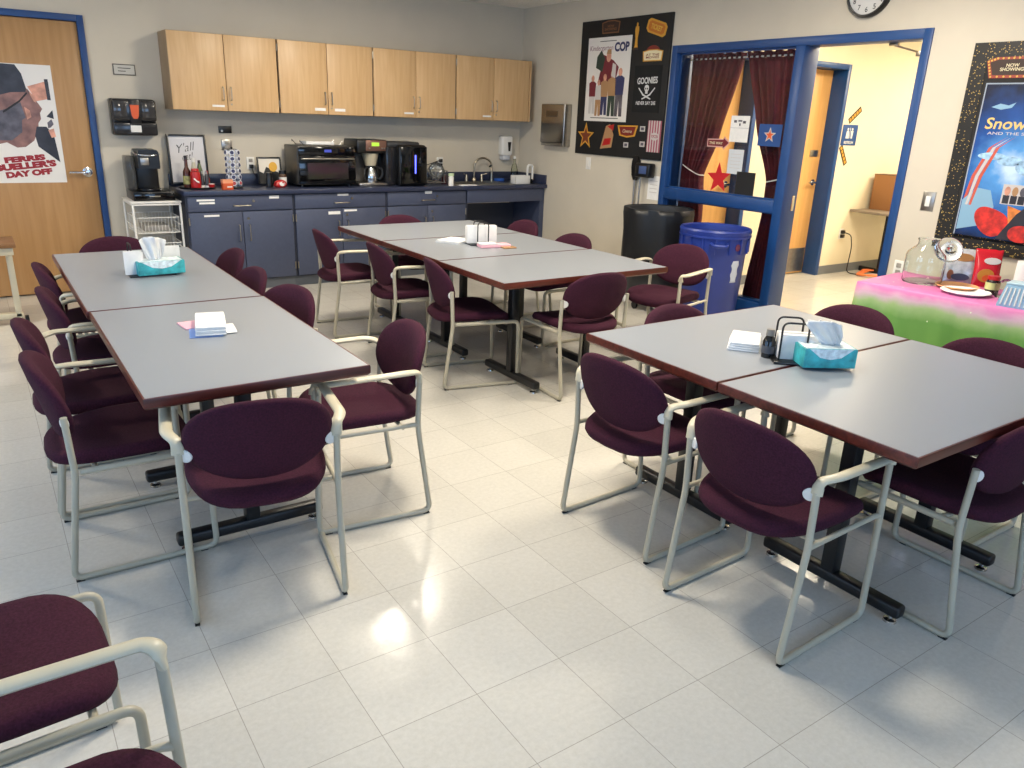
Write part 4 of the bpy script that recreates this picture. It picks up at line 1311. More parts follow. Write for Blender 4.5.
poly('print_figure', [(-0.14, 0.36), (0.0, 0.30), (0.12, 0.37), (0.16, 0.50), (0.08, 0.56), (-0.02, 0.60), (-0.12, 0.63), (-0.17, 0.58), (-0.10, 0.50)], P_MAR, t, W0, W0 + 0.0007)
poly('print_figure', [(-0.18, 0.50), (-0.08, 0.46), (-0.05, 0.58), (-0.11, 0.66), (-0.17, 0.60)], P_GRN, t, W0, W0 + 0.0010)
poly('print_figure', ell(0.005, 0.60, 0.035, 0.052, 14), M_SKIN2, t, W0, W0 + 0.0012)
poly('print_figure', [(-0.03, 0.62), (0.04, 0.62), (0.035, 0.665), (-0.02, 0.66)], P_TAN, t, W0, W0 + 0.0014)
poly('print_figure', [(0.06, 0.42), (0.12, 0.40), (0.12, 0.52), (0.07, 0.54)], P_PALE, t, W0, W0 + 0.0011)
fig(t, -0.215, 0.07, 0.36, P_MAR, P_PALE)
fig(t, -0.12, 0.05, 0.34, P_PALE, P_TAN)
fig(t, -0.03, 0.06, 0.38, P_TAN, P_NAV, W0 + 0.0004)
fig(t, 0.08, 0.05, 0.42, P_TAN, P_GRN)
fig(t, 0.19, 0.05, 0.44, P_NAV, M_GREY)

M_YEL = mat('print_yellow', (214, 174, 70), 0.45)
M_CREAM = mat('print_cream', (226, 214, 176), 0.5)
M_SRED = mat('print_sign_red', (120, 34, 26), 0.5)


def marquee(par, w, h, m_in, m_rim, words, m_txt, bold=0.02):
    pts = [(-w / 2, h * 0.36), (-w * 0.3, h * 0.44), (-w * 0.2, h / 2), (w * 0.2, h / 2), (w * 0.3, h * 0.44), (w / 2, h * 0.36), (w * 0.46, -h / 2), (-w * 0.46, -h / 2)]
    poly('sign_rim', pts, m_rim, par, 0, 0.002)
    poly('sign_face', [(x * 0.90, y * 0.82) for x, y in pts], m_in, par, 0.002, 0.003)
    text(words, m_txt, par, 0, -h * 0.06, 0.0034, w * 0.66, h * 0.42, bold=bold)


t = on_side('cutout_sign', 'dark brown marquee cut-out at the top of the notice board', 'sign', -1.514, 2.471)
marquee(t, 0.26, 0.115, mat('print_umber', (52, 32, 24), 0.6), mat('print_bronze', (120, 78, 46), 0.6), 'NOW\nSHOWING', mat('print_bronze', (120, 78, 46), 0.6))
t = on_side('cutout_trophy', 'slim gold trophy figure cut-out on the notice board', 'cut-out', -1.889, 2.368)
poly('trophy_figure', [(-0.024, -0.10), (0.024, -0.10), (0.018, -0.08), (0.014, -0.02), (0.026, 0.05), (0.022, 0.08), (0.008, 0.085), (0.010, 0.105), (0.0, 0.118), (-0.010, 0.105), (-0.008, 0.085), (-0.022, 0.08), (-0.026, 0.05), (-0.014, -0.02), (-0.018, -0.08)], M_GOLD, t, 0, 0.002)
poly('trophy_base', rect(-0.034, -0.118, 0.034, -0.097), mat('print_umber', (52, 32, 24), 0.6), t, 0, 0.0025)
t = on_side('cutout_ticket', 'gold admission ticket cut-out in the upper corner of the notice board', 'cut-out', -2.146, 2.425)
t2 = [(-0.13, 0.035), (-0.10, 0.06), (0.10, 0.06), (0.13, 0.035), (0.13, -0.035), (0.10, -0.06), (-0.10, -0.06), (-0.13, -0.035)]
ca, sa = math.cos(-0.28), math.sin(-0.28)
R2 = lambda pts: [(x * ca - y * sa, x * sa + y * ca) for x, y in pts]
poly('ticket', R2(t2), M_GOLD, t, 0, 0.002)
poly('ticket_face', R2([(x * 0.82, y * 0.72) for x, y in t2]), mat('print_amber', (186, 108, 34), 0.5), t, 0.002, 0.003)
text('TICKET', M_YEL, t, 0, 0, 0.0034, 0.15, 0.045, bold=0.03, rot=-0.28)
t = on_side('cutout_sign', 'cream marquee cut-out with arched red top beside the film poster', 'sign', -2.123, 2.195)
poly('sign_arch', [(x, y) for x, y in ell(0, 0.03, 0.09, 0.055, 20) if y >= 0.0299], M_SRED, t, 0, 0.0015)
marquee(t, 0.265, 0.10, M_CREAM, M_GOLD, 'AT THE\nMOVIES', M_SRED)
t = on_side('pirate_banner', 'black cloth banner with white skull and crossed swords on the notice board', 'banner', -2.085, 1.906)
MB().box(-0.18, -0.205, 0, 0.18, 0.205, 0.003).build('cloth', mat('banner_black', (16, 16, 17), 0.9), t)
M_CHALK = mat('chalk_white', (206, 206, 206), 0.7)
text('GOONIES', M_CHALK, t, 0.0, 0.075, 0.0036, 0.27, 0.058, bold=0.03, rot=0.03)
text('NEVER SAY DIE', M_CHALK, t, 0.0, -0.122, 0.0036, 0.26, 0.032, bold=0.02)
poly('skull', ell(0, 0.008, 0.030, 0.030, 16), M_CHALK, t, 0.003, 0.0042)
poly('skull', rect(-0.016, -0.040, 0.016, -0.012), M_CHALK, t, 0.003, 0.0040)
for s in (-1, 1):
    poly('skull_socket', ell(s * 0.012, 0.004, 0.008, 0.009, 10), M_BPLAST, t, 0.0042, 0.0048)
    poly('sword', [(s * 0.105, 0.015), (s * 0.112, 0.008), (s * 0.05, -0.055), (-s * 0.055, -0.092), (-s * 0.062, -0.083), (s * 0.04, -0.043)], M_CHALK, t, 0.003, 0.0036)
t = on_side('star_cutout', 'gold-rimmed red star cut-out in the lower corner of the notice board', 'cut-out', -1.237, 1.457)
poly('star_rim', star(0, 0, 0.135), M_GOLD, t, 0, 0.002)
poly('star_face', star(0, 0, 0.095), mat('print_rust', (112, 48, 26), 0.5), t, 0.002, 0.003)
t = on_side('cutout_picture', 'red and cream picture cut-out between the star and the small marquee', 'cut-out', -1.566, 1.465)
poly('print_shape', [(-0.09, -0.12), (0.08, -0.10), (0.10, 0.02), (0.04, 0.12), (-0.02, 0.10), (-0.05, 0.0)], P_TAN, t, 0, 0.002)
poly('print_shape', [(-0.06, -0.09), (0.06, -0.07), (0.07, -0.01), (-0.03, -0.02)], M_RED, t, 0.002, 0.003)
poly('print_shape', [(0.0, 0.10), (0.10, 0.12), (0.09, 0.06)], M_RED, t, 0, 0.0025)
t = on_side('cutout_sign', 'small red marquee cut-out with gold rim below the film poster', 'sign', -1.864, 1.528)
poly('sign_rim', [(-0.145, 0.05), (0.145, 0.055), (0.11, -0.045), (0.0, -0.06), (-0.11, -0.045)], M_GOLD, t, 0, 0.002)
poly('sign_face', [(-0.12, 0.038), (0.12, 0.042), (0.09, -0.034), (0.0, -0.045), (-0.09, -0.034)], M_SRED, t, 0.002, 0.003)
text('Cinema', M_CREAM, t, 0, 0.0, 0.0034, 0.13, 0.030, shear=0.3)
for y, z, lb in ((-2.074, 1.555, 'tiny white square sticker, topmost of three by the striped strip'), (-1.858, 1.400, 'tiny grey square sticker under the small red marquee'), (-2.085, 1.417, 'tiny white square sticker beside the foot of the striped strip')):
    t = on_side('sticker', lb, 'sticker', y, z)
    MB().box(-0.034, -0.024, 0, 0.034, 0.024, 0.0015).build('sticker_sheet', P_PALE, t)
    MB().box(-0.02, -0.013, 0.0015, 0.02, 0.013, 0.0022).build('sticker_print', M_GREY, t)
t = on_side('popcorn_banner', 'pink and white striped strip at the lower edge of the notice board', 'banner', -2.235, 1.492)
MB().box(-0.088, -0.14, 0, 0.088, 0.14, 0.0015).build('strip', mat('stripe_pink', (160, 84, 100), 0.6), t)
for i in range(5):
    MB().box(-0.080 + i * 0.034, -0.14, 0.0015, -0.066 + i * 0.034, 0.14, 0.0022).build('stripe', P_PALE, t)
poly('sticker_print', ell(0.01, 0.0, 0.055, 0.035), P_PALE, t, 0.0022, 0.003)
text('POPCORN', mat('stripe_pink', (160, 84, 100), 0.6), t, 0.01, 0.0, 0.0034, 0.09, 0.03, bold=0.03)

# steel towel dispenser, switch, clock
t = thing('towel_dispenser', 'brushed steel paper towel dispenser beside the black notice board', 'towel dispenser', (0, -0.76, 1.335), SIDE)
MB().box(-0.20, 0, 0, 0.20, 0.43, 0.10, 0.01, 3).build('dispenser_case', M_STEEL, t)
fd = MB().box(-0.195, 0.035, 0.10, 0.195, 0.425, 0.112, 0.005).build('front_door', mat('steel_door', (150, 146, 140), 0.22, 1.0), t)
MB().box(-0.10, 0.30, 0.112, 0.10, 0.36, 0.114, 0.001).build('slot', mat('steel_dark', (120, 112, 100), 0.3, 1.0), fd)
MB().box(-0.17, 0.004, 0.10, 0.17, 0.03, 0.108, 0.003).build('outlet_lip', M_STEEL, t)


def switch(y, z, w, h, label, m):
    t = thing('light_switch', label, 'light switch', (0, y, z), SIDE)
    MB().box(-w / 2, -h / 2, 0, w / 2, h / 2, 0.007, 0.002).build('switch_plate', m, t)
    MB().box(-0.017, -0.034, 0.007, 0.017, 0.034, 0.013, 0.003).build('rocker', M_WHITE, t)
    return t


switch(-1.285, 1.19, 0.075, 0.12, 'white light switch just below the notice board', M_WHITE)
switch(-4.90, 1.18, 0.085, 0.125, 'steel light switch with white rocker beside the corridor opening', M_STEEL)
t = thing('wall_outlet', 'pale wall outlet low beside the glass jar', 'outlet', (0, -4.79, 0.70), SIDE)
MB().box(-0.037, -0.058, 0, 0.037, 0.058, 0.007, 0.002).build('plate', M_WHITE, t)
for v in (-0.024, 0.024):
    MB().box(-0.017, v - 0.016, 0.007, 0.017, v + 0.016, 0.0095, 0.004).build('socket', mat('grey_socket', (150, 146, 138), 0.5), t)

t = thing('wall_clock', 'round black-rimmed clock high above the corridor opening', 'clock', (0, -4.205, 2.525), SIDE)
MB().lathe([(0, 0), (0.168, 0), (0.170, 0.03), (0.160, 0.045), (0.150, 0.045), (0.150, 0.02), (0, 0.02)], n=48).build('clock_rim', M_BPLAST, t)
MB().lathe([(0, 0.02), (0.1495, 0.02), (0.1495, 0.024), (0, 0.024)], n=48).build('clock_face', mat('clock_white', (214, 212, 208), 0.5), t)
for k in range(1, 13):
    a = PI / 2 - k * PI / 6
    text(str(k), M_INK, t, 0.115 * math.cos(a), 0.115 * math.sin(a), 0.0245, 0.032 if k > 9 else 0.020, 0.034, 'numeral', bold=0.01)
MB().box(-0.005, -0.02, 0.026, 0.005, 0.075, 0.028).build('hour_hand', M_INK, t).rotation_euler = (0, 0, 0.9)
MB().box(-0.0035, -0.025, 0.029, 0.0035, 0.11, 0.031).build('minute_hand', M_INK, t).rotation_euler = (0, 0, -0.4)

# ================================================================ SECOND BOARD WITH POSTER
def glitter():
    m = mat('glitter_black', (12, 11, 10), 0.5)
    nt = m.node_tree
    b = nt.nodes['Principled BSDF']
    tc = nt.nodes.new('ShaderNodeTexCoord')
    v = nt.nodes.new('ShaderNodeTexVoronoi')
    v.inputs['Scale'].default_value = 115
    nt.links.new(tc.outputs['Object'], v.inputs['Vector'])
    sx = nt.nodes.new('ShaderNodeSeparateColor')
    nt.links.new(v.outputs['Color'], sx.inputs[0])
    g = nt.nodes.new('ShaderNodeMath')
    g.operation = 'GREATER_THAN'
    g.inputs[1].default_value = 0.80
    nt.links.new(sx.outputs[0], g.inputs[0])
    l = nt.nodes.new('ShaderNodeMath')
    l.operation = 'LESS_THAN'
    l.inputs[1].default_value = 0.40
    nt.links.new(v.outputs['Distance'], l.inputs[0])
    mu = nt.nodes.new('ShaderNodeMath')
    mu.operation = 'MULTIPLY'
    nt.links.new(g.outputs[0], mu.inputs[0])
    nt.links.new(l.outputs[0], mu.inputs[1])
    mx = nt.nodes.new('ShaderNodeMix')
    mx.data_type = 'RGBA'
    nt.links.new(mu.outputs[0], mx.inputs[0])
    mx.inputs[6].default_value = lin((12, 11, 10))
    mx.inputs[7].default_value = lin((190, 158, 84))
    nt.links.new(mx.outputs[2], b.inputs['Base Color'])
    return m


t = thing('notice_board', 'black notice board with gold glitter border holding the blue film poster', 'notice board', (-0.0015, -5.495, 0.895), SIDE)
MB().box(-0.40, 0.10, 0.0, 0.40, 1.16, 0.018).build('board_panel', M_BOARD, t)
q = MB()
bw_, bh_ = 0.495, 1.262
q.box(-bw_, 0, 0, -0.40, bh_, 0.021).box(0.40, 0, 0, bw_, bh_, 0.021).box(-0.40, 0, 0, 0.40, 0.10, 0.021).box(-0.40, 1.16, 0, 0.40, bh_, 0.021)
q.build('glitter_border', glitter(), t)
t = on_side('cutout_sign', 'red bulb-rimmed NOW SHOWING sign above the blue film poster', 'sign', -5.25, 2.015, 0.021)
spt = [(-0.155, 0.035), (-0.10, 0.055), (0.10, 0.055), (0.155, 0.035), (0.125, -0.065), (-0.125, -0.065)]
poly('sign_rim', spt, mat('print_rose', (150, 60, 44), 0.5), t, 0, 0.002)
poly('sign_face', [(x * 0.86, y * 0.74) for x, y in spt], mat('print_umber', (52, 32, 24), 0.6), t, 0.002, 0.003)
text('NOW\nSHOWING', M_CREAM, t, 0, -0.004, 0.0036, 0.135, 0.042, bold=0.015)
q = MB()
for i in range(6):
    (x0_, y0_), (x1_, y1_) = spt[i], spt[(i + 1) % 6]
    nn = 3 if i in (0, 2) else 6
    if i in (3, 5):
        nn = 5
    for j in range(nn):
        w_ = j / nn
        q.prism(ell((x0_ + (x1_ - x0_) * w_) * 0.93, (y0_ + (y1_ - y0_) * w_) * 0.87, 0.006, 0.006, 8), 0.002, 0.004)
q.build('bulb_dots', M_YEL, t)

PX = 0.372
t = on_side('movie_poster', 'dark blue film poster with gold lettering on the glitter board', 'poster', -5.49, 0.968, 0.0185)


def poster_ground():
    """Blue print with a pale burst and a darker top: a printed picture, not light."""
    m = mat('poster_blue', (28, 62, 130), 0.25)
    nt = m.node_tree
    b = nt.nodes['Principled BSDF']
    tc = nt.nodes.new('ShaderNodeTexCoord')
    mp = nt.nodes.new('ShaderNodeMapping')
    mp.inputs['Location'].default_value = (0.10, -0.45, 0)
    nt.links.new(tc.outputs['Object'], mp.inputs['Vector'])
    ln = nt.nodes.new('ShaderNodeVectorMath')
    ln.operation = 'LENGTH'
    nt.links.new(mp.outputs['Vector'], ln.inputs[0])
    n = nt.nodes.new('ShaderNodeTexNoise')
    n.inputs['Scale'].default_value = 9
    n.inputs['Detail'].default_value = 6
    nt.links.new(tc.outputs['Object'], n.inputs['Vector'])
    ad = nt.nodes.new('ShaderNodeMath')
    ad.operation = 'MULTIPLY_ADD'
    nt.links.new(n.outputs['Fac'], ad.inputs[0])
    ad.inputs[1].default_value = 0.22
    nt.links.new(ln.outputs['Value'], ad.inputs[2])
    r = nt.nodes.new('ShaderNodeValToRGB')
    e = r.color_ramp.elements
    e[0].position, e[0].color = 0.14, lin((196, 220, 240))
    e[1].position, e[1].color = 0.62, lin((16, 26, 52))
    x = e.new(0.24)
    x.color = lin((84, 150, 214))
    x = e.new(0.40)
    x.color = lin((28, 76, 150))
    nt.links.new(ad.outputs[0], r.inputs['Fac'])
    nt.links.new(r.outputs['Color'], b.inputs['Base Color'])
    return m


MB().box(-PX, 0, 0, PX, 0.955, 0.0012).build('poster_margin', mat('poster_margin_grey', (150, 160, 176), 0.4), t)
MB().box(-PX + 0.008, 0.008, 0.0012, PX - 0.008, 0.947, 0.002).build('poster_sheet', poster_ground(), t)
w1 = 0.002
text('Snow', mat('title_gold', (226, 190, 110), 0.4), t, -0.20, 0.72, w1 + 0.0012, 0.245, 0.068, bold=0.015, shear=0.12)
text('AND THE SE', P_PALE, t, -0.18, 0.662, w1 + 0.0012, 0.24, 0.017, bold=0.01)
poly('print_bird', [(-0.31, 0.815), (-0.26, 0.835), (-0.21, 0.825), (-0.17, 0.842), (-0.19, 0.812), (-0.25, 0.80)], mat('print_sky', (130, 170, 196), 0.5), t, w1, w1 + 0.0007)
poly('print_tower', [(0.02, 0.75), (0.03, 0.88), (0.05, 0.935), (0.075, 0.86), (0.11, 0.90), (0.14, 0.80), (0.16, 0.72)], mat('print_sky', (130, 170, 196), 0.5), t, w1, w1 + 0.0007)
# generic ribbons, roofs and toadstool shapes in the poster's colours
for i, (dx, mm) in enumerate(((0.0, mat('print_coral', (196, 84, 62), 0.5)), (0.022, P_PALE), (0.044, mat('print_coral', (196, 84, 62), 0.5)))):
    poly('print_ribbon', [(-0.36 + dx, 0.22), (-0.345 + dx, 0.22), (-0.315 + dx, 0.40), (-0.25 + dx, 0.58), (-0.17 + dx, 0.645), (-0.19 + dx, 0.63), (-0.27 + dx, 0.575), (-0.335 + dx, 0.40)], mm, t, w1, w1 + 0.0006 + 0.0002 * i)
for cx_, cy_, rx_, ry_ in ((-0.24, 0.525, 0.085, 0.022), (-0.13, 0.50, 0.075, 0.028), (0.0, 0.47, 0.09, 0.05)):
    poly('print_cloud', ell(cx_, cy_, rx_, ry_, 24), mat('print_haze', (150, 186, 220), 0.5, noise=0.2, nscale=30), t, w1, w1 + 0.0009)
poly('print_hill', [(-0.36, 0.25), (-0.28, 0.33), (-0.20, 0.32), (-0.16, 0.22), (-0.22, 0.10), (-0.36, 0.06)], mat('print_sky', (130, 170, 196), 0.5, noise=0.35, nscale=25), t, w1, w1 + 0.0007)
poly('print_cap', [(x, y + 0.03 * math.sin(14 * x)) for x, y in ell(-0.16, 0.15, 0.105, 0.085, 28)], mat('print_scarlet', (186, 40, 32), 0.5, noise=0.3, nscale=22), t, w1, w1 + 0.0012)
poly('print_fire', [(-0.08, 0.24), (0.02, 0.21), (0.20, 0.24), (0.35, 0.22), (0.35, 0.06), (0.10, 0.03), (-0.05, 0.10)], mat('print_fire', (216, 116, 52), 0.5, noise=0.3, nscale=18), t, w1, w1 + 0.0009)
poly('print_mountain', [(-0.11, 0.03), (-0.02, 0.19), (0.03, 0.245), (0.075, 0.19), (0.17, 0.03)], M_DARK, t, w1, w1 + 0.0016)
poly('print_cap', ell(0.03, 0.075, 0.075, 0.052, 20), mat('print_scarlet', (186, 40, 32), 0.5, noise=0.3, nscale=22), t, w1, w1 + 0.0020)
poly('print_panel', rect(-0.13, 0.245, 0.20, 0.365), P_PALE, t, w1, w1 + 0.0016)
for i in range(7):
    poly('print_figure', ell(-0.10 + i * 0.045, 0.325, 0.018, 0.028, 12), (M_SKIN2, P_TAN, M_GREY)[i % 3], t, w1 + 0.0016, w1 + 0.0022)
    poly('print_figure', rect(-0.12 + i * 0.045, 0.25, -0.082 + i * 0.045, 0.30), M_DARK, t, w1 + 0.0016, w1 + 0.0021)

# ================================================================ CURTAINS AND SIGNS IN THE GLAZED FRAME
def interp(tab, z):
    for (z0, a), (z1, b) in zip(tab, tab[1:]):
        if z1 <= z <= z0:
            w = (z0 - z) / (z0 - z1)
            w = w * w * (3 - 2 * w) * 0.3 + w * 0.7
            return a + (b - a) * w
    return tab[-1][1] if z < tab[-1][0] else tab[0][1]


def curtain(label, left, right, zb, folds, ph):
    t = thing('curtain', label, 'curtain', (0.205, 0, 0))

    def fn(u, v):
        z = 2.155 + (zb - 2.155) * v
        a, b = interp(left, z), interp(right, z)
        y = a + (b - a) * u
        amp = 0.020 + 0.012 * math.sin(3 * v)
        x = amp * math.sin(2 * PI * folds * u + ph + 0.6 * math.sin(4 * v)) + 0.008 * math.sin(2 * PI * folds * 2.3 * u)
        return Vector((x, y, z))
    MB().grid(fn, 90, 44).build('drape', M_CURT, t, smooth=2.0, solid=0.004)

    def rf(u, v):
        z = 2.155 + 0.055 * v + 0.012 * math.sin(37 * u + ph) * v
        y = left[0][1] + (right[0][1] - left[0][1]) * u
        return Vector((0.018 * math.sin(2 * PI * folds * 1.6 * u + ph) * (1 + 0.4 * v), y, z))
    MB().grid(rf, 90, 4).build('header_ruffle', M_CURT, t, smooth=2.0, solid=0.004)
    return t


curtain('burgundy curtain tied back toward the notice board', [(2.2, -2.40), (0.2, -2.42)], [(2.2, -3.0), (2.155, -2.99), (1.505, -2.795), (1.18, -2.665), (0.836, -2.705), (0.1, -2.73)], 0.12, 7, 0.4)
curtain('burgundy curtain tied back toward the corridor opening', [(2.2, -3.015), (2.155, -3.025), (1.63, -3.21), (1.19, -3.405), (0.937, -3.41), (0.2, -3.30)], [(2.2, -3.645), (1.19, -3.60), (0.2, -3.52)], 0.12, 7, 1.3)
t = tag(MB().cyl((0.205, -2.36, 2.163), (0.205, -3.70, 2.163), 0.008, 10).build('curtain_rod', M_WHITE), 'thin white rod carrying both burgundy curtains', 'curtain rod')
tag(MB().tube([(0.17, -2.45, 1.255), (0.165, -2.56, 1.21), (0.162, -2.665, 1.178), (0.22, -2.68, 1.175)], 0.005, 0.05, n=6).build('curtain_tieback', M_WHITE), 'white cord tieback on the curtain nearer the notice board', 'tieback')
tag(MB().tube([(0.168, -3.65, 1.245), (0.166, -3.55, 1.21), (0.162, -3.42, 1.178), (0.22, -3.40, 1.175)], 0.005, 0.05, n=6).build('curtain_tieback', M_WHITE), 'white cord tieback on the curtain nearer the corridor opening', 'tieback')

GX = 0.0515


def on_glass(name, label, cat, y, z, group=None):
    return thing(name, label, cat, (GX, y, z), SIDE, group)


t = on_glass('star_cutout', 'plain red star on the glass above the middle rail', 'cut-out', -3.003, 1.178)
poly('star_face', star(0, 0, 0.135, -0.05), mat('star_red', (196, 24, 34), 0.5), t, 0, 0.002)
t = on_glass('arrow_sign', 'dark red arrow sign with pale rim pointing to the door', 'sign', -2.955, 1.47)
arr = [(-0.125, 0.030), (0.06, 0.036), (0.06, 0.058), (0.125, 0.005), (0.06, -0.058), (0.06, -0.036), (-0.125, -0.036)]
poly('sign_rim', arr, mat('rim_pink', (206, 160, 156), 0.5), t, 0, 0.002)
poly('sign_face', [(x * 0.92, y * 0.74) for x, y in arr], mat('arrow_maroon', (112, 24, 34), 0.5), t, 0.002, 0.003)
text('THIS WAY', M_CREAM, t, -0.025, -0.002, 0.0034, 0.15, 0.022, bold=0.02)
t = on_glass('notice_sheet', 'creased white notice on the glass beside the arrow point', 'notice', -3.165, 1.59)
MB().box(-0.098, -0.105, 0, 0.098, 0.105, 0.0012).build('sheet', M_PAPER, t)
MB().box(-0.098, 0.006, 0.0012, 0.098, 0.010, 0.002).build('crease', mat('paper_shade', (186, 186, 186), 0.8), t)
for x, y, w_, h_ in ((-0.05, 0.06, 0.03, 0.02), (0.0, 0.065, 0.04, 0.012), (0.045, 0.055, 0.03, 0.02), (0.0, 0.035, 0.015, 0.02)):
    MB().box(x - w_ / 2, y - h_ / 2, 0.0012, x + w_ / 2, y + h_ / 2, 0.002).build('printed_mark', M_GREY, t)
t = on_glass('notice_sheet', 'plain white notice on the glass beside the red star', 'notice', -3.165, 1.325)
MB().box(-0.08, -0.10, 0, 0.08, 0.10, 0.0012).build('sheet', mat('grey_white_paper', (204, 208, 212), 0.8), t)
for i in range(5):
    MB().box(-0.055, 0.06 - i * 0.028, 0.0012, 0.055, 0.064 - i * 0.028, 0.0018).build('printed_line', P_PALE, t)
t = on_glass('black_card', 'black card on the glass resting above the middle rail', 'card', -3.298, 1.15)
MB().box(-0.098, -0.10, 0, 0.098, 0.10, 0.003).build('card', mat('card_black', (18, 18, 22), 0.6), t)
t = on_glass('star_sign', 'square blue sign with a gold star on the curtain side of the glass', 'sign', -3.483, 1.552)
MB().box(-0.112, -0.085, 0, 0.112, 0.085, 0.002).build('sign_board', mat('sign_blue', (28, 70, 132), 0.5), t)
poly('star_rim', star(0, 0, 0.062), mat('print_silver', (196, 186, 176), 0.5), t, 0.002, 0.003)
poly('star_face', star(0, 0, 0.042), M_ORANGE, t, 0.003, 0.004)

# ================================================================ IN THE CORRIDOR
def on_hall(name, label, cat, x, z, d=0.0005, group=None):
    return thing(name, label, cat, (x, HY - d, z), BACK, group)


t = on_hall('restroom_sign', 'square blue restroom sign with white figures on the corridor wall', 'sign', 2.853, 1.562)
MB().box(-0.14, -0.11, 0, 0.14, 0.11, 0.004, 0.001).build('sign_board', mat('sign_blue', (28, 70, 132), 0.5), t)
for s in (-1, 1):
    poly('pictogram', ell(s * 0.04, 0.062, 0.014, 0.014, 12), M_WHITE, t, 0.004, 0.005)
    poly('pictogram', [(s * 0.04 - 0.028, -0.035), (s * 0.04 + 0.028, -0.035), (s * 0.04 + 0.02, 0.045), (s * 0.04 - 0.02, 0.045)] if s < 0 else [(s * 0.04 - 0.012, -0.035), (s * 0.04 + 0.012, -0.035), (s * 0.04 + 0.022, 0.045), (s * 0.04 - 0.022, 0.045)], M_WHITE, t, 0.004, 0.005)
MB().box(-0.003, -0.035, 0.004, 0.003, 0.08, 0.005).build('pictogram', M_WHITE, t)
text('RESTROOM', M_WHITE, t, 0, -0.078, 0.0052, 0.17, 0.03, bold=0.02)
for z, a, lb in ((1.775, 0.62, 'slanted black and yellow film strip above the restroom sign'), (1.345, -0.95, 'slanted black and yellow film strip below the restroom sign')):
    t = on_hall('film_strip', lb, 'wall decoration', 2.90 if z > 1.5 else 2.80, z)
    r_ = MB().box(-0.12, -0.032, 0, 0.12, 0.032, 0.002)
    o = r_.build('strip', mat('strip_black', (34, 30, 20), 0.5), t, rot=(0, 0, a))
    for i in range(5):
        MB().box(-0.108 + i * 0.045, -0.016, 0.002, -0.075 + i * 0.045, 0.016, 0.003).build('frame_print', M_GOLD, o)
t = thing('side_table', 'narrow grey table against the corridor wall under the cardboard box', 'table', (3.10, HY - 0.01, 0))
MB().box(0, -0.55, 0.715, 1.5, 0, 0.742, 0.004).build('tabletop', mat('taupe_laminate', (124, 112, 98), 0.5), t)
for x in (0.36, 1.42):
    q = MB().box(x, -0.30, 0.06, x + 0.045, -0.25, 0.715, 0.004)
    q.build('table_leg', M_BLACK, t)
    MB().box(x, -0.53, 0.0, x + 0.045, -0.02, 0.06, 0.01).build('table_foot', M_BLACK, t)
t = thing('cardboard_box', 'brown cardboard box on the corridor table with a paper taped on', 'box', (3.42, HY - 0.05, 0.7425))
MB().box(0, -0.38, 0, 0.55, 0, 0.395, 0.003).build('carton', M_CARD, t)
MB().box(0.0, -0.40, 0.395, 0.18, 0.005, 0.401).build('flap', mat('dark_cardboard', (96, 66, 40), 0.8), t)
MB().box(0.10, -0.383, 0.29, 0.34, -0.380, 0.39).build('paper_label', M_PAPER, t)
t = on_hall('wall_outlet', 'dark outlet with black plug low on the corridor wall', 'outlet', 3.02, 0.46)
MB().box(-0.04, -0.06, 0, 0.04, 0.06, 0.008, 0.002).build('plate', M_WHITE, t)
for v in (-0.024, 0.024):
    MB().box(-0.022, v - 0.02, 0.008, 0.022, v + 0.02, 0.045, 0.006).build('plug', M_BPLAST, t)
MB().tube([(0.0, 0.02, 0.045), (0.07, 0.0, 0.09), (0.11, -0.15, 0.10), (0.10, -0.452, 0.09), (0.14, -0.455, 0.20)], 0.006, 0.06, n=6).build('cord', M_BPLAST, t)
q = MB()
pts = []
for i in range(70):
    a = i * 0.42
    pts.append((3.42 + (0.34 + 0.05 * math.sin(i * 1.3)) * math.cos(a), HY - 0.36 + (0.17 + 0.04 * math.cos(i * 0.9)) * math.sin(a), 0.012 + 0.012 * (i % 5) * 0.5))
q.tube(pts, 0.009, n=6)
tag(q.build('extension_cord', mat('cord_orange', (226, 120, 66), 0.5)), 'orange extension cord coiled on the floor under the corridor table', 'cord')

# ================================================================ BINS
t = thing('trash_bin', 'tall round blue plastic bin in front of the glazed frame', 'trash bin', (-0.36, -3.40, 0))
t.scale = (0.91, 0.91, 1.035)
b = MB()
b.lathe([(0, 0.0), (0.245, 0.0), (0.252, 0.012), (0.285, 0.60), (0.297, 0.62), (0.300, 0.72), (0.312, 0.76), (0.318, 0.785), (0.308, 0.80), (0.294, 0.79), (0.285, 0.70), (0.24, 0.03), (0, 0.03)], n=48)
b.build('bin_body', M_BIN, t)
MB().lathe([(0.296, 0.738), (0.317, 0.738), (0.317, 0.752), (0.296, 0.752)], n=48).build('rim_band', M_BIN, t)
q = MB()
for k in range(16):
    a = 2 * PI * k / 16
    q.box(0.29, -0.006, 0.62, 0.312, 0.006, 0.745, mtx=Matrix.Rotation(a, 4, 'Z'))
q.build('rib', M_BIN, t)
for s in (-1, 1):
    a = math.radians(-130 + 90 + 90 * s)
    h = MB().tube([(0.29, -0.07, 0.70), (0.345, -0.06, 0.69), (0.345, 0.06, 0.69), (0.29, 0.07, 0.70)], 0.013, 0.03)
    h.build('handle', M_BIN, t, rot=(0, 0, a))
q = MB()
pts = []
mtx = Matrix.Rotation(math.radians(-92), 4, 'Z')


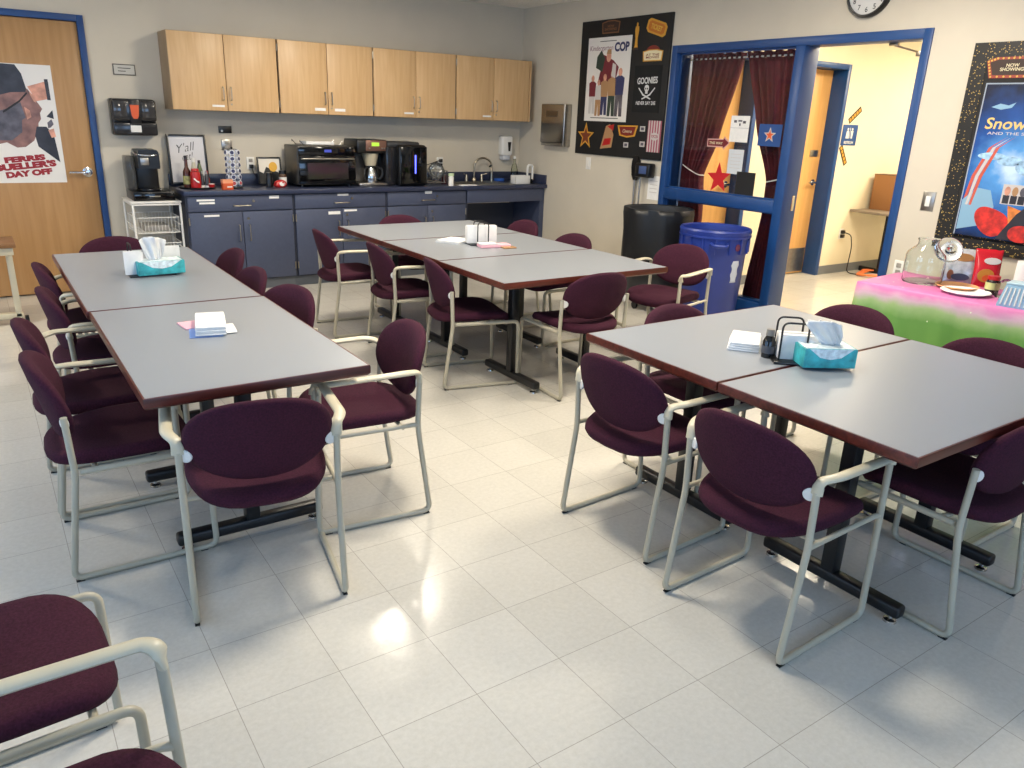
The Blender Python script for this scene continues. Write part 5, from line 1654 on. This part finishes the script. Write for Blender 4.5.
def bin_patch(ang0, z0, w, h, name, m, jag):
    pp = MB()

    def fn(u, v):
        z = z0 + h * v
        wob = 1 - 0.35 * abs(math.sin(7 * v + jag))
        a = ang0 + (u - 0.5) * w * wob
        r = 0.252 + (0.285 - 0.252) * (z - 0.012) / 0.588 + 0.002
        return Vector((r * math.cos(a), r * math.sin(a), z))
    pp.grid(fn, 8, 10).build(name, m, t, smooth=2.0, solid=0.001)


bin_patch(math.radians(-93), 0.40, 0.34, 0.17, 'torn_sticker', mat('torn_paper', (196, 204, 220), 0.7), 0.6)
MB().lathe([(0, 0), (0.028, 0), (0.028, 0.004), (0, 0.004)], n=8, mtx=Matrix.Rotation(math.radians(-96), 4, 'Z') @ Matrix.Translation((0.300, 0, 0.675)) @ Matrix.Rotation(PI / 2, 4, 'Y')).build('red_mark', mat('dull_red', (92, 40, 70), 0.5), t)

t = thing('trash_bin', 'black-bagged round bin against the wall below the notice board', 'trash bin', (-0.33, -2.70, 0))
t.scale = (0.91, 0.91, 1.02)
MB().lathe([(0, 0.11), (0.27, 0.11), (0.30, 0.86), (0.31, 0.88), (0.29, 0.88), (0.28, 0.80), (0.25, 0.13), (0, 0.13)], n=40).build('bin_body', mat('dark_grey_plastic', (46, 47, 50), 0.45), t)
b = MB()
b.lathe([(0.285, 0.80), (0.315, 0.885), (0.335, 0.885), (0.338, 0.84), (0.330, 0.70), (0.325, 0.45), (0.33, 0.36), (0.325, 0.33)], n=60, cap=False, fold=lambda a, z: 1 + 0.012 * math.sin(9 * a + 12 * z) + 0.008 * math.sin(23 * a - 6 * z) + (0.014 * math.sin(31 * a) if z < 0.5 else 0))
b.build('bin_liner', M_BAG, t, smooth=1.5, solid=0.003)
MB().lathe([(0, 0.075), (0.24, 0.075), (0.25, 0.11), (0, 0.11)], n=30).build('dolly', M_BPLAST, t)
for k in range(5):
    a = 2 * PI * k / 5 + 0.5
    q = MB().lathe([(0, -0.012), (0.034, -0.012), (0.036, 0), (0.034, 0.012), (0, 0.012)], n=18, mtx=Matrix.Translation((0.19 * math.cos(a), 0.19 * math.sin(a), 0.036)) @ Matrix.Rotation(PI / 2, 4, 'Y'))
    q.tube([(0.19 * math.cos(a), 0.19 * math.sin(a) - 0.02, 0.036), (0.19 * math.cos(a), 0.19 * math.sin(a) - 0.02, 0.08)], 0.008, n=6)
    q.build('caster', M_CHROME if k == 3 else M_BPLAST, t)

# upright dustpan and broom behind the bins
t = thing('lobby_broom', 'long-handled broom head-up behind the black bin', 'broom', (-0.025, -2.03, 0))
MB().cyl((0, 0, 0.0), (0, 0, 1.10), 0.010, 10).build('handle', M_STEEL, t)
MB().loft([[Vector((x * s, y * s, z)) for x, y in ((-0.018, -0.045), (0.018, -0.045), (0.018, 0.045), (-0.018, 0.045))] for s, z in ((0.45, 1.08), (0.85, 1.13), (1.0, 1.20), (0.95, 1.26), (0.5, 1.31))]).build('broom_head', M_BPLAST, t)
t = thing('lobby_dustpan', 'black upright dustpan on a steel rod behind the black bin', 'dustpan', (-0.06, -2.20, 0))
MB().cyl((0, 0.06, 0.0), (0, 0.06, 1.12), 0.008, 10).build('handle', M_STEEL, t)
MB().box(-0.045, -0.09, 1.12, 0.045, 0.10, 1.25, 0.015, 3).build('pan', M_BPLAST, t)
MB().box(-0.047, -0.06, 1.155, -0.044, 0.04, 1.225, 0.001).build('blue_label', mat('blue_grey_label', (64, 84, 130), 0.5), t)
t = on_side('notice_sheet', 'white paper notice on the wall behind the black bin', 'notice', -2.27, 1.03, 0.0)
MB().box(-0.075, -0.11, 0, 0.075, 0.11, 0.0015).build('sheet', M_PAPER, t)
for i in range(4):
    MB().box(-0.05, 0.06 - i * 0.035, 0.0015, 0.05, 0.066 - i * 0.035, 0.002).build('printed_line', P_PALE, t)

# ================================================================ ROLLING TABLE AT THE LEFT EDGE
t = thing('rolling_table', 'cream rolling table with wooden edge beside the wooden door, cut by the frame', 'rolling table', (-5.175, -0.97, 0))
MB().box(-0.80, -0.20, 0.60, 0.02, 0.20, 0.628, 0.004).build('tabletop', wood('table_edge_wood', (120, 84, 50), (146, 104, 64), 0.4, 1.5, 'x'), t)
MB().box(-0.78, -0.18, 0.545, 0.0, 0.18, 0.60, 0.004).build('apron', M_ARM, t)
for y in (-0.02,):
    MB().box(-0.05, y - 0.02, 0.06, -0.008, y + 0.022, 0.545, 0.005).build('post', M_ARM, t)
MB().box(-0.76, -0.04, 0.05, 0.0, 0.02, 0.09, 0.006).build('base_rail', M_ARM, t)
MB().box(-0.76, -0.22, 0.05, -0.71, 0.24, 0.09, 0.006).build('base_rail', M_ARM, t)
MB().box(-0.76, -0.02, 0.09, -0.72, 0.022, 0.545, 0.005).build('post', M_ARM, t)
for x, y in ((0.02, 0.03), (-0.04, -0.06), (-0.735, -0.2), (-0.735, 0.22)):
    MB().lathe([(0, -0.013), (0.026, -0.013), (0.028, 0), (0.026, 0.013), (0, 0.013)], n=18, mtx=Matrix.Translation((x, y, 0.028)) @ Matrix.Rotation(PI / 2, 4, 'Y')).build('caster', M_BPLAST, t)

# ================================================================ TABLECLOTH TABLE
TA = 0.11
ft = thing('folding_table', 'folding table hidden under the pink and green tablecloth', 'table', (-0.98, -5.09, 0), -PI / 2 + TA)
TW, TD, TH = 1.50, 0.56, 0.75
# local x runs along the front edge towards the camera, local y back to the wall
MB().box(0, 0, TH - 0.03, TW, TD, TH - 0.004, 0.004).build('tabletop', M_WHITE, ft)
for x in (0.15, TW - 0.15):
    MB().tube([(x, 0.06, 0.0), (x, 0.06, TH - 0.03), (x, TD - 0.06, TH - 0.03), (x, TD - 0.06, 0.0)], 0.012, 0.04).build('table_leg', M_TUBE, ft)


def cloth_material():
    m = mat('printed_cloth', (200, 110, 160), 0.45)
    nt = m.node_tree
    b = nt.nodes['Principled BSDF']
    L = nt.links.new
    tc = nt.nodes.new('ShaderNodeTexCoord')
    sp_ = nt.nodes.new('ShaderNodeSeparateXYZ')
    L(tc.outputs['Object'], sp_.inputs[0])
    n = nt.nodes.new('ShaderNodeTexNoise')
    n.inputs['Scale'].default_value = 7
    n.inputs['Detail'].default_value = 5
    L(tc.outputs['Object'], n.inputs['Vector'])
    ma = nt.nodes.new('ShaderNodeMath')
    ma.operation = 'MULTIPLY_ADD'
    L(n.outputs['Fac'], ma.inputs[0])
    ma.inputs[1].default_value = 0.10
    L(sp_.outputs[2], ma.inputs[2])
    r = nt.nodes.new('ShaderNodeValToRGB')
    e = r.color_ramp.elements
    e[0].position, e[0].color = 0.64, lin((98, 146, 66))
    e[1].position, e[1].color = 0.79, lin((206, 112, 166))
    x = e.new(0.70)
    x.color = lin((150, 176, 116))
    x = e.new(0.745)
    x.color = lin((206, 170, 184))
    L(ma.outputs[0], r.inputs['Fac'])
    v = nt.nodes.new('ShaderNodeTexVoronoi')
    v.inputs['Scale'].default_value = 16
    L(tc.outputs['Object'], v.inputs['Vector'])
    lt = nt.nodes.new('ShaderNodeMath')
    lt.operation = 'LESS_THAN'
    lt.inputs[1].default_value = 0.07
    L(v.outputs['Distance'], lt.inputs[0])
    mx = nt.nodes.new('ShaderNodeMix')
    mx.data_type = 'RGBA'
    L(lt.outputs[0], mx.inputs[0])
    L(r.outputs['Color'], mx.inputs[6])
    mx.inputs[7].default_value = lin((220, 226, 196))
    L(mx.outputs[2], b.inputs['Base Color'])
    return m


q = MB()
nseg = 120
loop = []
Lp = 2 * (TW + TD)


def edge_pt(s):
    s = s % Lp
    if s < TW:
        return Vector((s, 0, 0)), Vector((0, -1, 0))
    s -= TW
    if s < TD:
        return Vector((TW, s, 0)), Vector((1, 0, 0))
    s -= TD
    if s < TW:
        return Vector((TW - s, TD, 0)), Vector((0, 1, 0))
    s -= TW
    return Vector((0, TD - s, 0)), Vector((-1, 0, 0))


rings = []
for out, z in ((-0.20, TH + 0.0005), (0.0, TH + 0.0005), (0.006, TH - 0.006), (0.010, TH - 0.05), (0.022, TH - 0.25), (0.03, 0.30), (0.035, 0.14)):
    ring = []
    for j in range(nseg):
        s = Lp * j / nseg
        p, nrm = edge_pt(s)
        d = max(0, TH - z) / TH
        wv = d * (0.018 * math.sin(2 * PI * s / 0.23) + 0.012 * math.sin(2 * PI * s / 0.131 + 1))
        w = out + wv + 0.02 * d
        pp = p + nrm * w
        if out < 0:
            c0 = Vector((TW / 2, TD / 2, 0))
            pp = p + (c0 - p) * 0.6
        ring.append(Vector((pp.x, pp.y, z)))
    rings.append(ring)
q.loft(rings, cap=False)
q.bm.faces.new([v for v in list(q.bm.verts)[:nseg]])
tc_ = tag(q.build('tablecloth', cloth_material(), None, (-0.98, -5.09, 0), (0, 0, -PI / 2 + TA), smooth=1.6, solid=0.0015), 'pink topped tablecloth fading to green down its sides', 'tablecloth')
CZT = TH + 0.0016

t = thing('glass_jar', 'large clear glass jar on the pink tablecloth', 'jar', (-0.62, -5.285, CZT), 0.4)
t.scale = (0.88, 0.88, 0.92)
q = MB()
jp = [(0.0, 0.0), (0.118, 0.0), (0.128, 0.015), (0.128, 0.175), (0.12, 0.20), (0.075, 0.238), (0.066, 0.25), (0.068, 0.275), (0.074, 0.28), (0.072, 0.288)]
jq = [(0.066, 0.289), (0.062, 0.25), (0.071, 0.2365), (0.116, 0.198), (0.124, 0.174), (0.124, 0.018), (0.114, 0.006), (0.0, 0.006)]
q.lathe([(max(r, 0.0005), z) for r, z in jp + jq], n=40, fold=lambda a, z: (1 / max(abs(math.cos(((a + PI / 8) % (PI / 4)) - PI / 8)), 0.5)) ** 0.4)
q.build('jar_body', M_SOLID, t)
t = thing('jar_lid', 'round ribbed glass lid leaning against the large jar', 'lid', (-0.615, -5.405, CZT + 0.215), (0.35, -1.05, 0.3))
MB().lathe([(0.0005, 0.018), (0.02, 0.022), (0.03, 0.016), (0.07, 0.012), (0.078, 0.0), (0.07, -0.006), (0.0005, -0.004)], n=40, fold=lambda a, z: 1 + 0.02 * math.sin(20 * a)).build('lid_disc', M_SOLID, t)
MB().lathe([(0.0005, 0.02), (0.016, 0.022), (0.02, 0.04), (0.012, 0.052), (0.0005, 0.054)], n=20).build('knob', M_SOLID, t)


def snack(name, label, loc, rz, w, h, d, m, parts):
    t = thing(name, label, 'snack bag', loc, (0, 0, rz))
    q = MB()
    rings = []
    for v in range(13):
        vv = v / 12
        th = d * math.sin(PI * min(max(vv, 0.03), 0.97)) ** 0.6
        ww = w / 2 * (1 - 0.05 * math.sin(PI * vv))
        ring = []
        for j in range(20):
            a = 2 * PI * j / 20
            ring.append(Vector((ww * math.copysign(abs(math.cos(a)) ** 0.7, math.cos(a)), 0.03 - 0.06 * vv * 0 + th / 2 * math.sin(a) + 0.06 * vv, h * vv + 0.004 * math.sin(6 * a + v))))
        rings.append(ring)
    q.loft(rings).build('bag_body', m, t, smooth=1.2)
    for nm, x, z, sx, sz, mm in parts:
        yy = 0.03 + 0.06 * (z / h) - d / 2 * (max(0.1, 1 - (2 * z / h - 1) ** 2)) ** 0.3 - 0.004
        MB().prism(ell(x, z, sx, sz, 18), 0, 0.004, Matrix.Translation((0, yy, 0)) @ Matrix.Rotation(PI / 2, 4, 'X')).build(nm, mm, t)
    return t


M_FOIL = mat('silver_foil', (196, 198, 204), 0.22, 0.4, noise=0.12, nscale=25, bump=0.8, bscale=30)
RZ = -PI / 2 + 0.45
snack('snack_bag', 'silver foil snack pouch with gold and blue print beside the glass jar', (-0.44, -5.42, CZT), RZ, 0.19, 0.20, 0.06, M_FOIL, [('bag_print', 0.0, 0.155, 0.055, 0.025, mat('tan_print', (176, 128, 72), 0.4)), ('bag_print', 0.0, 0.04, 0.05, 0.022, mat('dark_blue_print', (60, 66, 92), 0.4)), ('bag_print', -0.055, 0.05, 0.018, 0.03, mat('rust_print', (140, 86, 60), 0.4))])
snack('snack_bag', 'bright red snack bag with yellow lower half behind the small jar', (-0.41, -5.565, CZT), RZ + 0.2, 0.15, 0.215, 0.06, mat('red_foil', (190, 26, 40), 0.25, bump=0.6, bscale=30), [('bag_print', 0.015, 0.155, 0.045, 0.02, M_WHITE), ('bag_print', -0.01, 0.07, 0.045, 0.04, mat('mustard_print', (196, 136, 50), 0.4)), ('bag_print', 0.0, 0.055, 0.028, 0.02, mat('orange_print', (210, 90, 40), 0.4))])
tag(MB().lathe([(0.0005, 0.0), (0.09, 0.0), (0.12, 0.018), (0.115, 0.02), (0.088, 0.005), (0.0005, 0.005)], n=32).build('serving_plate', mat('peach_plastic', (226, 164, 110), 0.4), None, (-0.60, -5.49, CZT)), 'peach coloured plate under the silver pouch', 'plate')
q = MB().lathe([(0.0005, 0.0), (0.09, 0.0), (0.128, 0.016), (0.132, 0.017), (0.128, 0.020), (0.09, 0.005), (0.0005, 0.005)], n=36)
tag(q.build('paper_plate', M_PAPER, None, (-0.72, -5.60, CZT)), 'stack of white round plates at the front of the tablecloth', 'plate')
bottle('sauce_jar', 'small dark jar with red lid and pale label behind the white plate', 'jar', (-0.58, -5.675, CZT), [(0, 0), (0.035, 0), (0.037, 0.07), (0.03, 0.085), (0, 0.085)], mat('dark_syrup', (40, 22, 20), 0.1), [(0, 0.085), (0.033, 0.085), (0.033, 0.105), (0, 0.106)], M_RED, (0.037, 0.03, 0.07), mat('lime_label', (190, 190, 130), 0.5))
t = thing('plastic_cup_stack', 'clear crinkled plastic bag of cups beside the small dark jar', 'cups', (-0.60, -5.755, CZT))
MB().lathe([(0.0005, 0), (0.05, 0.0), (0.058, 0.03), (0.05, 0.075), (0.02, 0.10), (0.0005, 0.105)], n=20, fold=lambda a, z: 1 + 0.08 * math.sin(5 * a + 30 * z)).build('cup_bag', M_JAR, t)
t = thing('paper_towel_roll', 'white roll with black print standing behind the blue striped box', 'roll', (-0.50, -5.80, CZT))
MB().lathe([(0.0005, 0), (0.055, 0), (0.055, 0.20), (0.0005, 0.20)], n=28).build('roll', M_PAPER, t)
q = MB()
for i in range(4):
    q.prism(ell(-0.005 + 0.012 * (i % 2), 0.03 + i * 0.045, 0.016, 0.014, 8), 0, 0.003, Matrix.Rotation(0.9, 4, 'Z') @ Matrix.Translation((0, 0, 0)) @ Matrix.Rotation(-PI / 2, 4, 'Z') @ Matrix.Translation((0, -0.054, 0)) @ Matrix.Rotation(PI / 2, 4, 'X'))
q.build('printed_mark', M_INK, t)
t = thing('striped_box', 'pale blue striped container at the edge of the photo on the tablecloth', 'box', (-0.78, -5.945, CZT), -PI / 2 + 0.2)
q = MB()
q.loft([[Vector((x * s, y * s, z)) for x, y in ((-0.12, -0.075), (0.12, -0.075), (0.12, 0.075), (-0.12, 0.075))] for s, z in ((1.0, 0), (1.0, 0.015), (0.82, 0.11), (0.80, 0.12))])
q.build('container', mat('pale_blue', (150, 184, 204), 0.4), t, smooth=0.3)
q = MB()
for i in range(10):
    x = -0.095 + i * 0.021
    q.tube([(x * 1.08, -0.0755, 0.012), (x * 0.92, -0.0635, 0.105)], 0.0045, n=6)
q.build('rib', M_WHITE, t)
MB().box(-0.10, -0.062, 0.12, 0.10, 0.062, 0.128, 0.003).build('lid', mat('pale_blue_lid', (176, 202, 214), 0.4), t)
t = thing('grey_canister', 'tall translucent grey container behind the striped box, cut by the frame', 'canister', (-0.66, -6.02, CZT))
MB().lathe([(0.0005, 0), (0.085, 0), (0.09, 0.25), (0.085, 0.30), (0.0005, 0.30)], n=28).build('canister_body', mat('cloudy_plastic', (176, 178, 176), 0.3), t)
MB().lathe([(0.0005, 0.30), (0.092, 0.30), (0.09, 0.325), (0.0005, 0.328)], n=28).build('lid', M_WHITE, t)

# ================================================================ ON THE TABLES
ZT = 0.7409


def wire_caddy(loc, rz, label, w=0.19, d=0.16, hx=0.0, hy=0.0, turn=False):
    t = thing('napkin_caddy', label, 'caddy', loc, rz)
    MB().box(-w / 2, -d / 2, 0, w / 2, d / 2, 0.010, 0.004).build('tray', M_BPLAST, t)
    for x in (hx - 0.05, hx + 0.05):
        q = MB()
        hoop = [(x, hy - 0.05, 0.008), (x, hy - 0.05, 0.16), (x, hy + 0.05, 0.16), (x, hy + 0.05, 0.008)]
        if turn:
            hoop = [(b * 0.8, a, c) for a, b, c in hoop]
        q.tube(hoop, 0.0042, 0.025, n=8)
        q.build('wire_hoop', M_BLACK, t)
    return t


def tissue_sheet(h, r, lean=0.0):
    """A pulled-up tissue: pinched at the slot, two folded wings spreading upward."""
    b = MB()

    def wing(ph, dep, wid, sk):
        def fn(u, v):
            w = wid * (0.55 + 0.45 * v ** 0.7)
            x = (u - 0.5) * 2 * w + lean * v + sk * v * (u - 0.5)
            y = dep * (0.3 + v) + 0.016 * math.sin(9 * u + ph) * (0.4 + 0.8 * v) + 0.006 * math.sin(21 * u + 5 * v + ph)
            z = h * v * (0.86 + 0.14 * math.sin(2.4 * u + 0.4 + ph * 0.3)) - 0.02 * abs(u - 0.45) * v
            return Vector((x, y, z))
        b.grid(fn, 22, 14)
    wing(0.3, -0.010, r, 0.02)
    wing(2.2, 0.012, r * 0.9, -0.03)
    return b


def tissue_box(loc, rz, label, L_, tall=0.095):
    t = thing('tissue_box', label, 'tissue box', loc, rz)
    w = 0.06
    MB().box(-L_ / 2, -w, 0, L_ / 2, w, tall, 0.002).build('carton', M_TEAL, t)
    poly_ = [(-L_ * 0.42, tall), (L_ * 0.42, tall), (L_ * 0.2, tall * 0.55), (0, tall * 0.45), (-L_ * 0.2, tall * 0.55)]
    M_PR = mat('white_print', (216, 228, 230), 0.5, noise=0.12, nscale=50)
    MB().prism(poly_, 0, 0.0012, Matrix.Translation((0, -w, 0)) @ Matrix.Rotation(PI / 2, 4, 'X')).build('carton_print', M_PR, t)
    MB().box(-L_ * 0.46, -w * 0.9, tall, L_ * 0.46, w * 0.9, tall + 0.0012).build('carton_print', M_PR, t)
    return t


# caddy on the table by the door
wire_caddy((-4.615, -3.20, ZT), 0.0, 'black wire caddy under the tissue box on the door table', 0.23, 0.19, -0.035, 0.045)
tissue_box((-4.575, -3.245, ZT + 0.0105), 0.06, 'teal tissue box on the table by the wooden door', 0.235, 0.07)
tag(tissue_sheet(0.125, 0.058).build('tissue', M_PAPER, None, (-4.595, -3.245, ZT + 0.0118 + 0.07), solid=0.0012, smooth=1.2), 'white tissue pulled up from the box by the wooden door', 'tissue')
t = thing('napkin_stack', 'white napkins standing in the caddy on the door table', 'napkins', (-4.705, -3.19, ZT + 0.0105), (0, 0, 0.06))
for i in range(2):
    MB().box(-0.045 + 0.012 * i, -0.07 + i * 0.016, 0, 0.045 + 0.01 * i, -0.058 + i * 0.016, 0.125 - 0.01 * i, 0.003).build('napkin', M_PAPER, t)
t = thing('napkin_stack', 'white napkins standing upright behind the door-table tissue box', 'napkins', (-4.53, -3.155, ZT + 0.0105), (0.0, 0, 0.04))
for i in range(2):
    MB().box(-0.085, i * 0.014, 0, 0.085, 0.012 + i * 0.014, 0.125 - 0.008 * i, 0.003).build('napkin', M_PAPER, t)

# napkins on cards
t = thing('napkin_stack', 'thick stack of white napkins lying on the empty half of the door row', 'napkins', (-4.615, -4.475, ZT + 0.0068), -0.22)
for i in range(5):
    MB().box(-0.058 + 0.002 * (i % 3), -0.14 + 0.003 * (i % 2), 0.0072 * i, 0.058 + 0.002 * (i % 2), 0.12 - 0.002 * i, 0.0072 * i + 0.0068, 0.002).build('napkin', M_PAPER, t)
tag(MB().box(-0.065, -0.07, 0, 0.06, 0.05, 0.006, 0.001).build('note_card', M_PINK, None, (-4.65, -4.385, ZT), (0, 0, 0.1)), 'pink card sticking out from under the napkin stack', 'card')
tag(MB().box(-0.076, -0.135, 0, 0.05, 0.06, 0.003, 0.001).build('note_card', mat('blue_card', (130, 160, 216), 0.6), None, (-4.622, -4.475, ZT), (0, 0, -0.20)), 'pale blue card showing along the edge of the napkin stack', 'card')
tag(MB().box(-0.02, -0.095, 0, 0.088, 0.05, 0.003, 0.001).build('napkin', M_PAPER, None, (-4.612, -4.49, ZT + 0.0031), (0, 0, -0.14)), 'single white napkin under the stack, poking out beside it', 'napkin')

# middle row caddy
wire_caddy((-2.37, -2.99, ZT), -0.25, 'black wire caddy on the middle table of the cabinet row', 0.20, 0.15, turn=True)
t = thing('napkin_stack', 'white napkins standing in the caddy on the middle table', 'napkins', (-2.37, -2.99, ZT + 0.0105), -0.25)
for i in range(4):
    MB().box(-0.11, -0.030 + i * 0.016, 0, 0.11, -0.017 + i * 0.016, 0.125 - 0.006 * (i % 2), 0.003).build('napkin', M_PAPER, t)
t = thing('napkin_stack', 'flat pile of white napkins beside the middle caddy', 'napkins', (-2.50, -2.83, ZT), 0.5)
for i in range(3):
    MB().box(-0.10, -0.10, 0.006 * i, 0.10, 0.10 - 0.006 * i, 0.006 * i + 0.0055, 0.002).build('napkin', M_PAPER, t)
t = thing('paper_packet', 'pink and white packet lying in front of the middle caddy', 'packet', (-2.34, -3.135, ZT), -0.2)
MB().box(-0.125, -0.045, 0, 0.105, 0.045, 0.022, 0.006).build('packet_body', M_PINK, t)
MB().box(-0.125, -0.046, 0.022, 0.0, 0.046, 0.030, 0.003).build('packet_flap', M_PAPER, t)
tag(MB().box(-0.04, -0.03, 0, 0.06, 0.03, 0.010, 0.003).build('card', P_TAN, None, (-2.29, -3.215, ZT), (0, 0, -0.1)), 'small tan packet half under the pink packet', 'packet')

# right row caddy
wire_caddy((-2.715, -5.955, ZT), 0.85, 'black wire caddy straddling the seam beside the black bottle', 0.17, 0.24, 0.0, 0.045)
t = thing('napkin_stack', 'white napkins standing in the caddy beside the black bottle', 'napkins', (-2.728, -5.938, ZT + 0.0105), 0.85)
for i in range(4):
    MB().box(-0.045 + i * 0.022, -0.075, 0, -0.026 + i * 0.022, 0.075, 0.10 - 0.004 * (i % 2), 0.003).build('napkin', M_PAPER, t)
tissue_box((-2.705, -6.048, ZT + 0.0105), -0.55, 'teal tissue box on the table beside the black bottle', 0.205, 0.075)
tag(tissue_sheet(0.10, 0.066, -0.05).build('tissue', M_PAPER, None, (-2.68, -6.056, ZT + 0.0118 + 0.075), (0, 0, -0.45), solid=0.0012, smooth=1.2), 'white tissue pulled up from the box beside the black bottle', 'tissue')
bottle('sauce_bottle', 'small black bottle with grey cap beside the napkin caddy', 'bottle', (-2.80, -5.862, ZT), [(0, 0), (0.025, 0), (0.026, 0.065), (0.018, 0.082), (0.012, 0.09), (0, 0.09)], M_BGLOSS, [(0, 0.09), (0.017, 0.09), (0.016, 0.115), (0, 0.116)], mat('smoke_cap', (120, 118, 112), 0.3), (0.026, 0.02, 0.05), mat('grey_bottle_print', (70, 72, 78), 0.4))
t = thing('napkin_stack', 'folded white napkins lying flat behind the black bottle', 'napkins', (-2.745, -5.70, ZT), 0.65)
for i in range(4):
    MB().box(-0.105, -0.065 + 0.004 * (i % 2), 0.009 * i, 0.10, 0.065 - 0.003 * i, 0.009 * i + 0.0085, 0.003).build('napkin', M_PAPER, t)
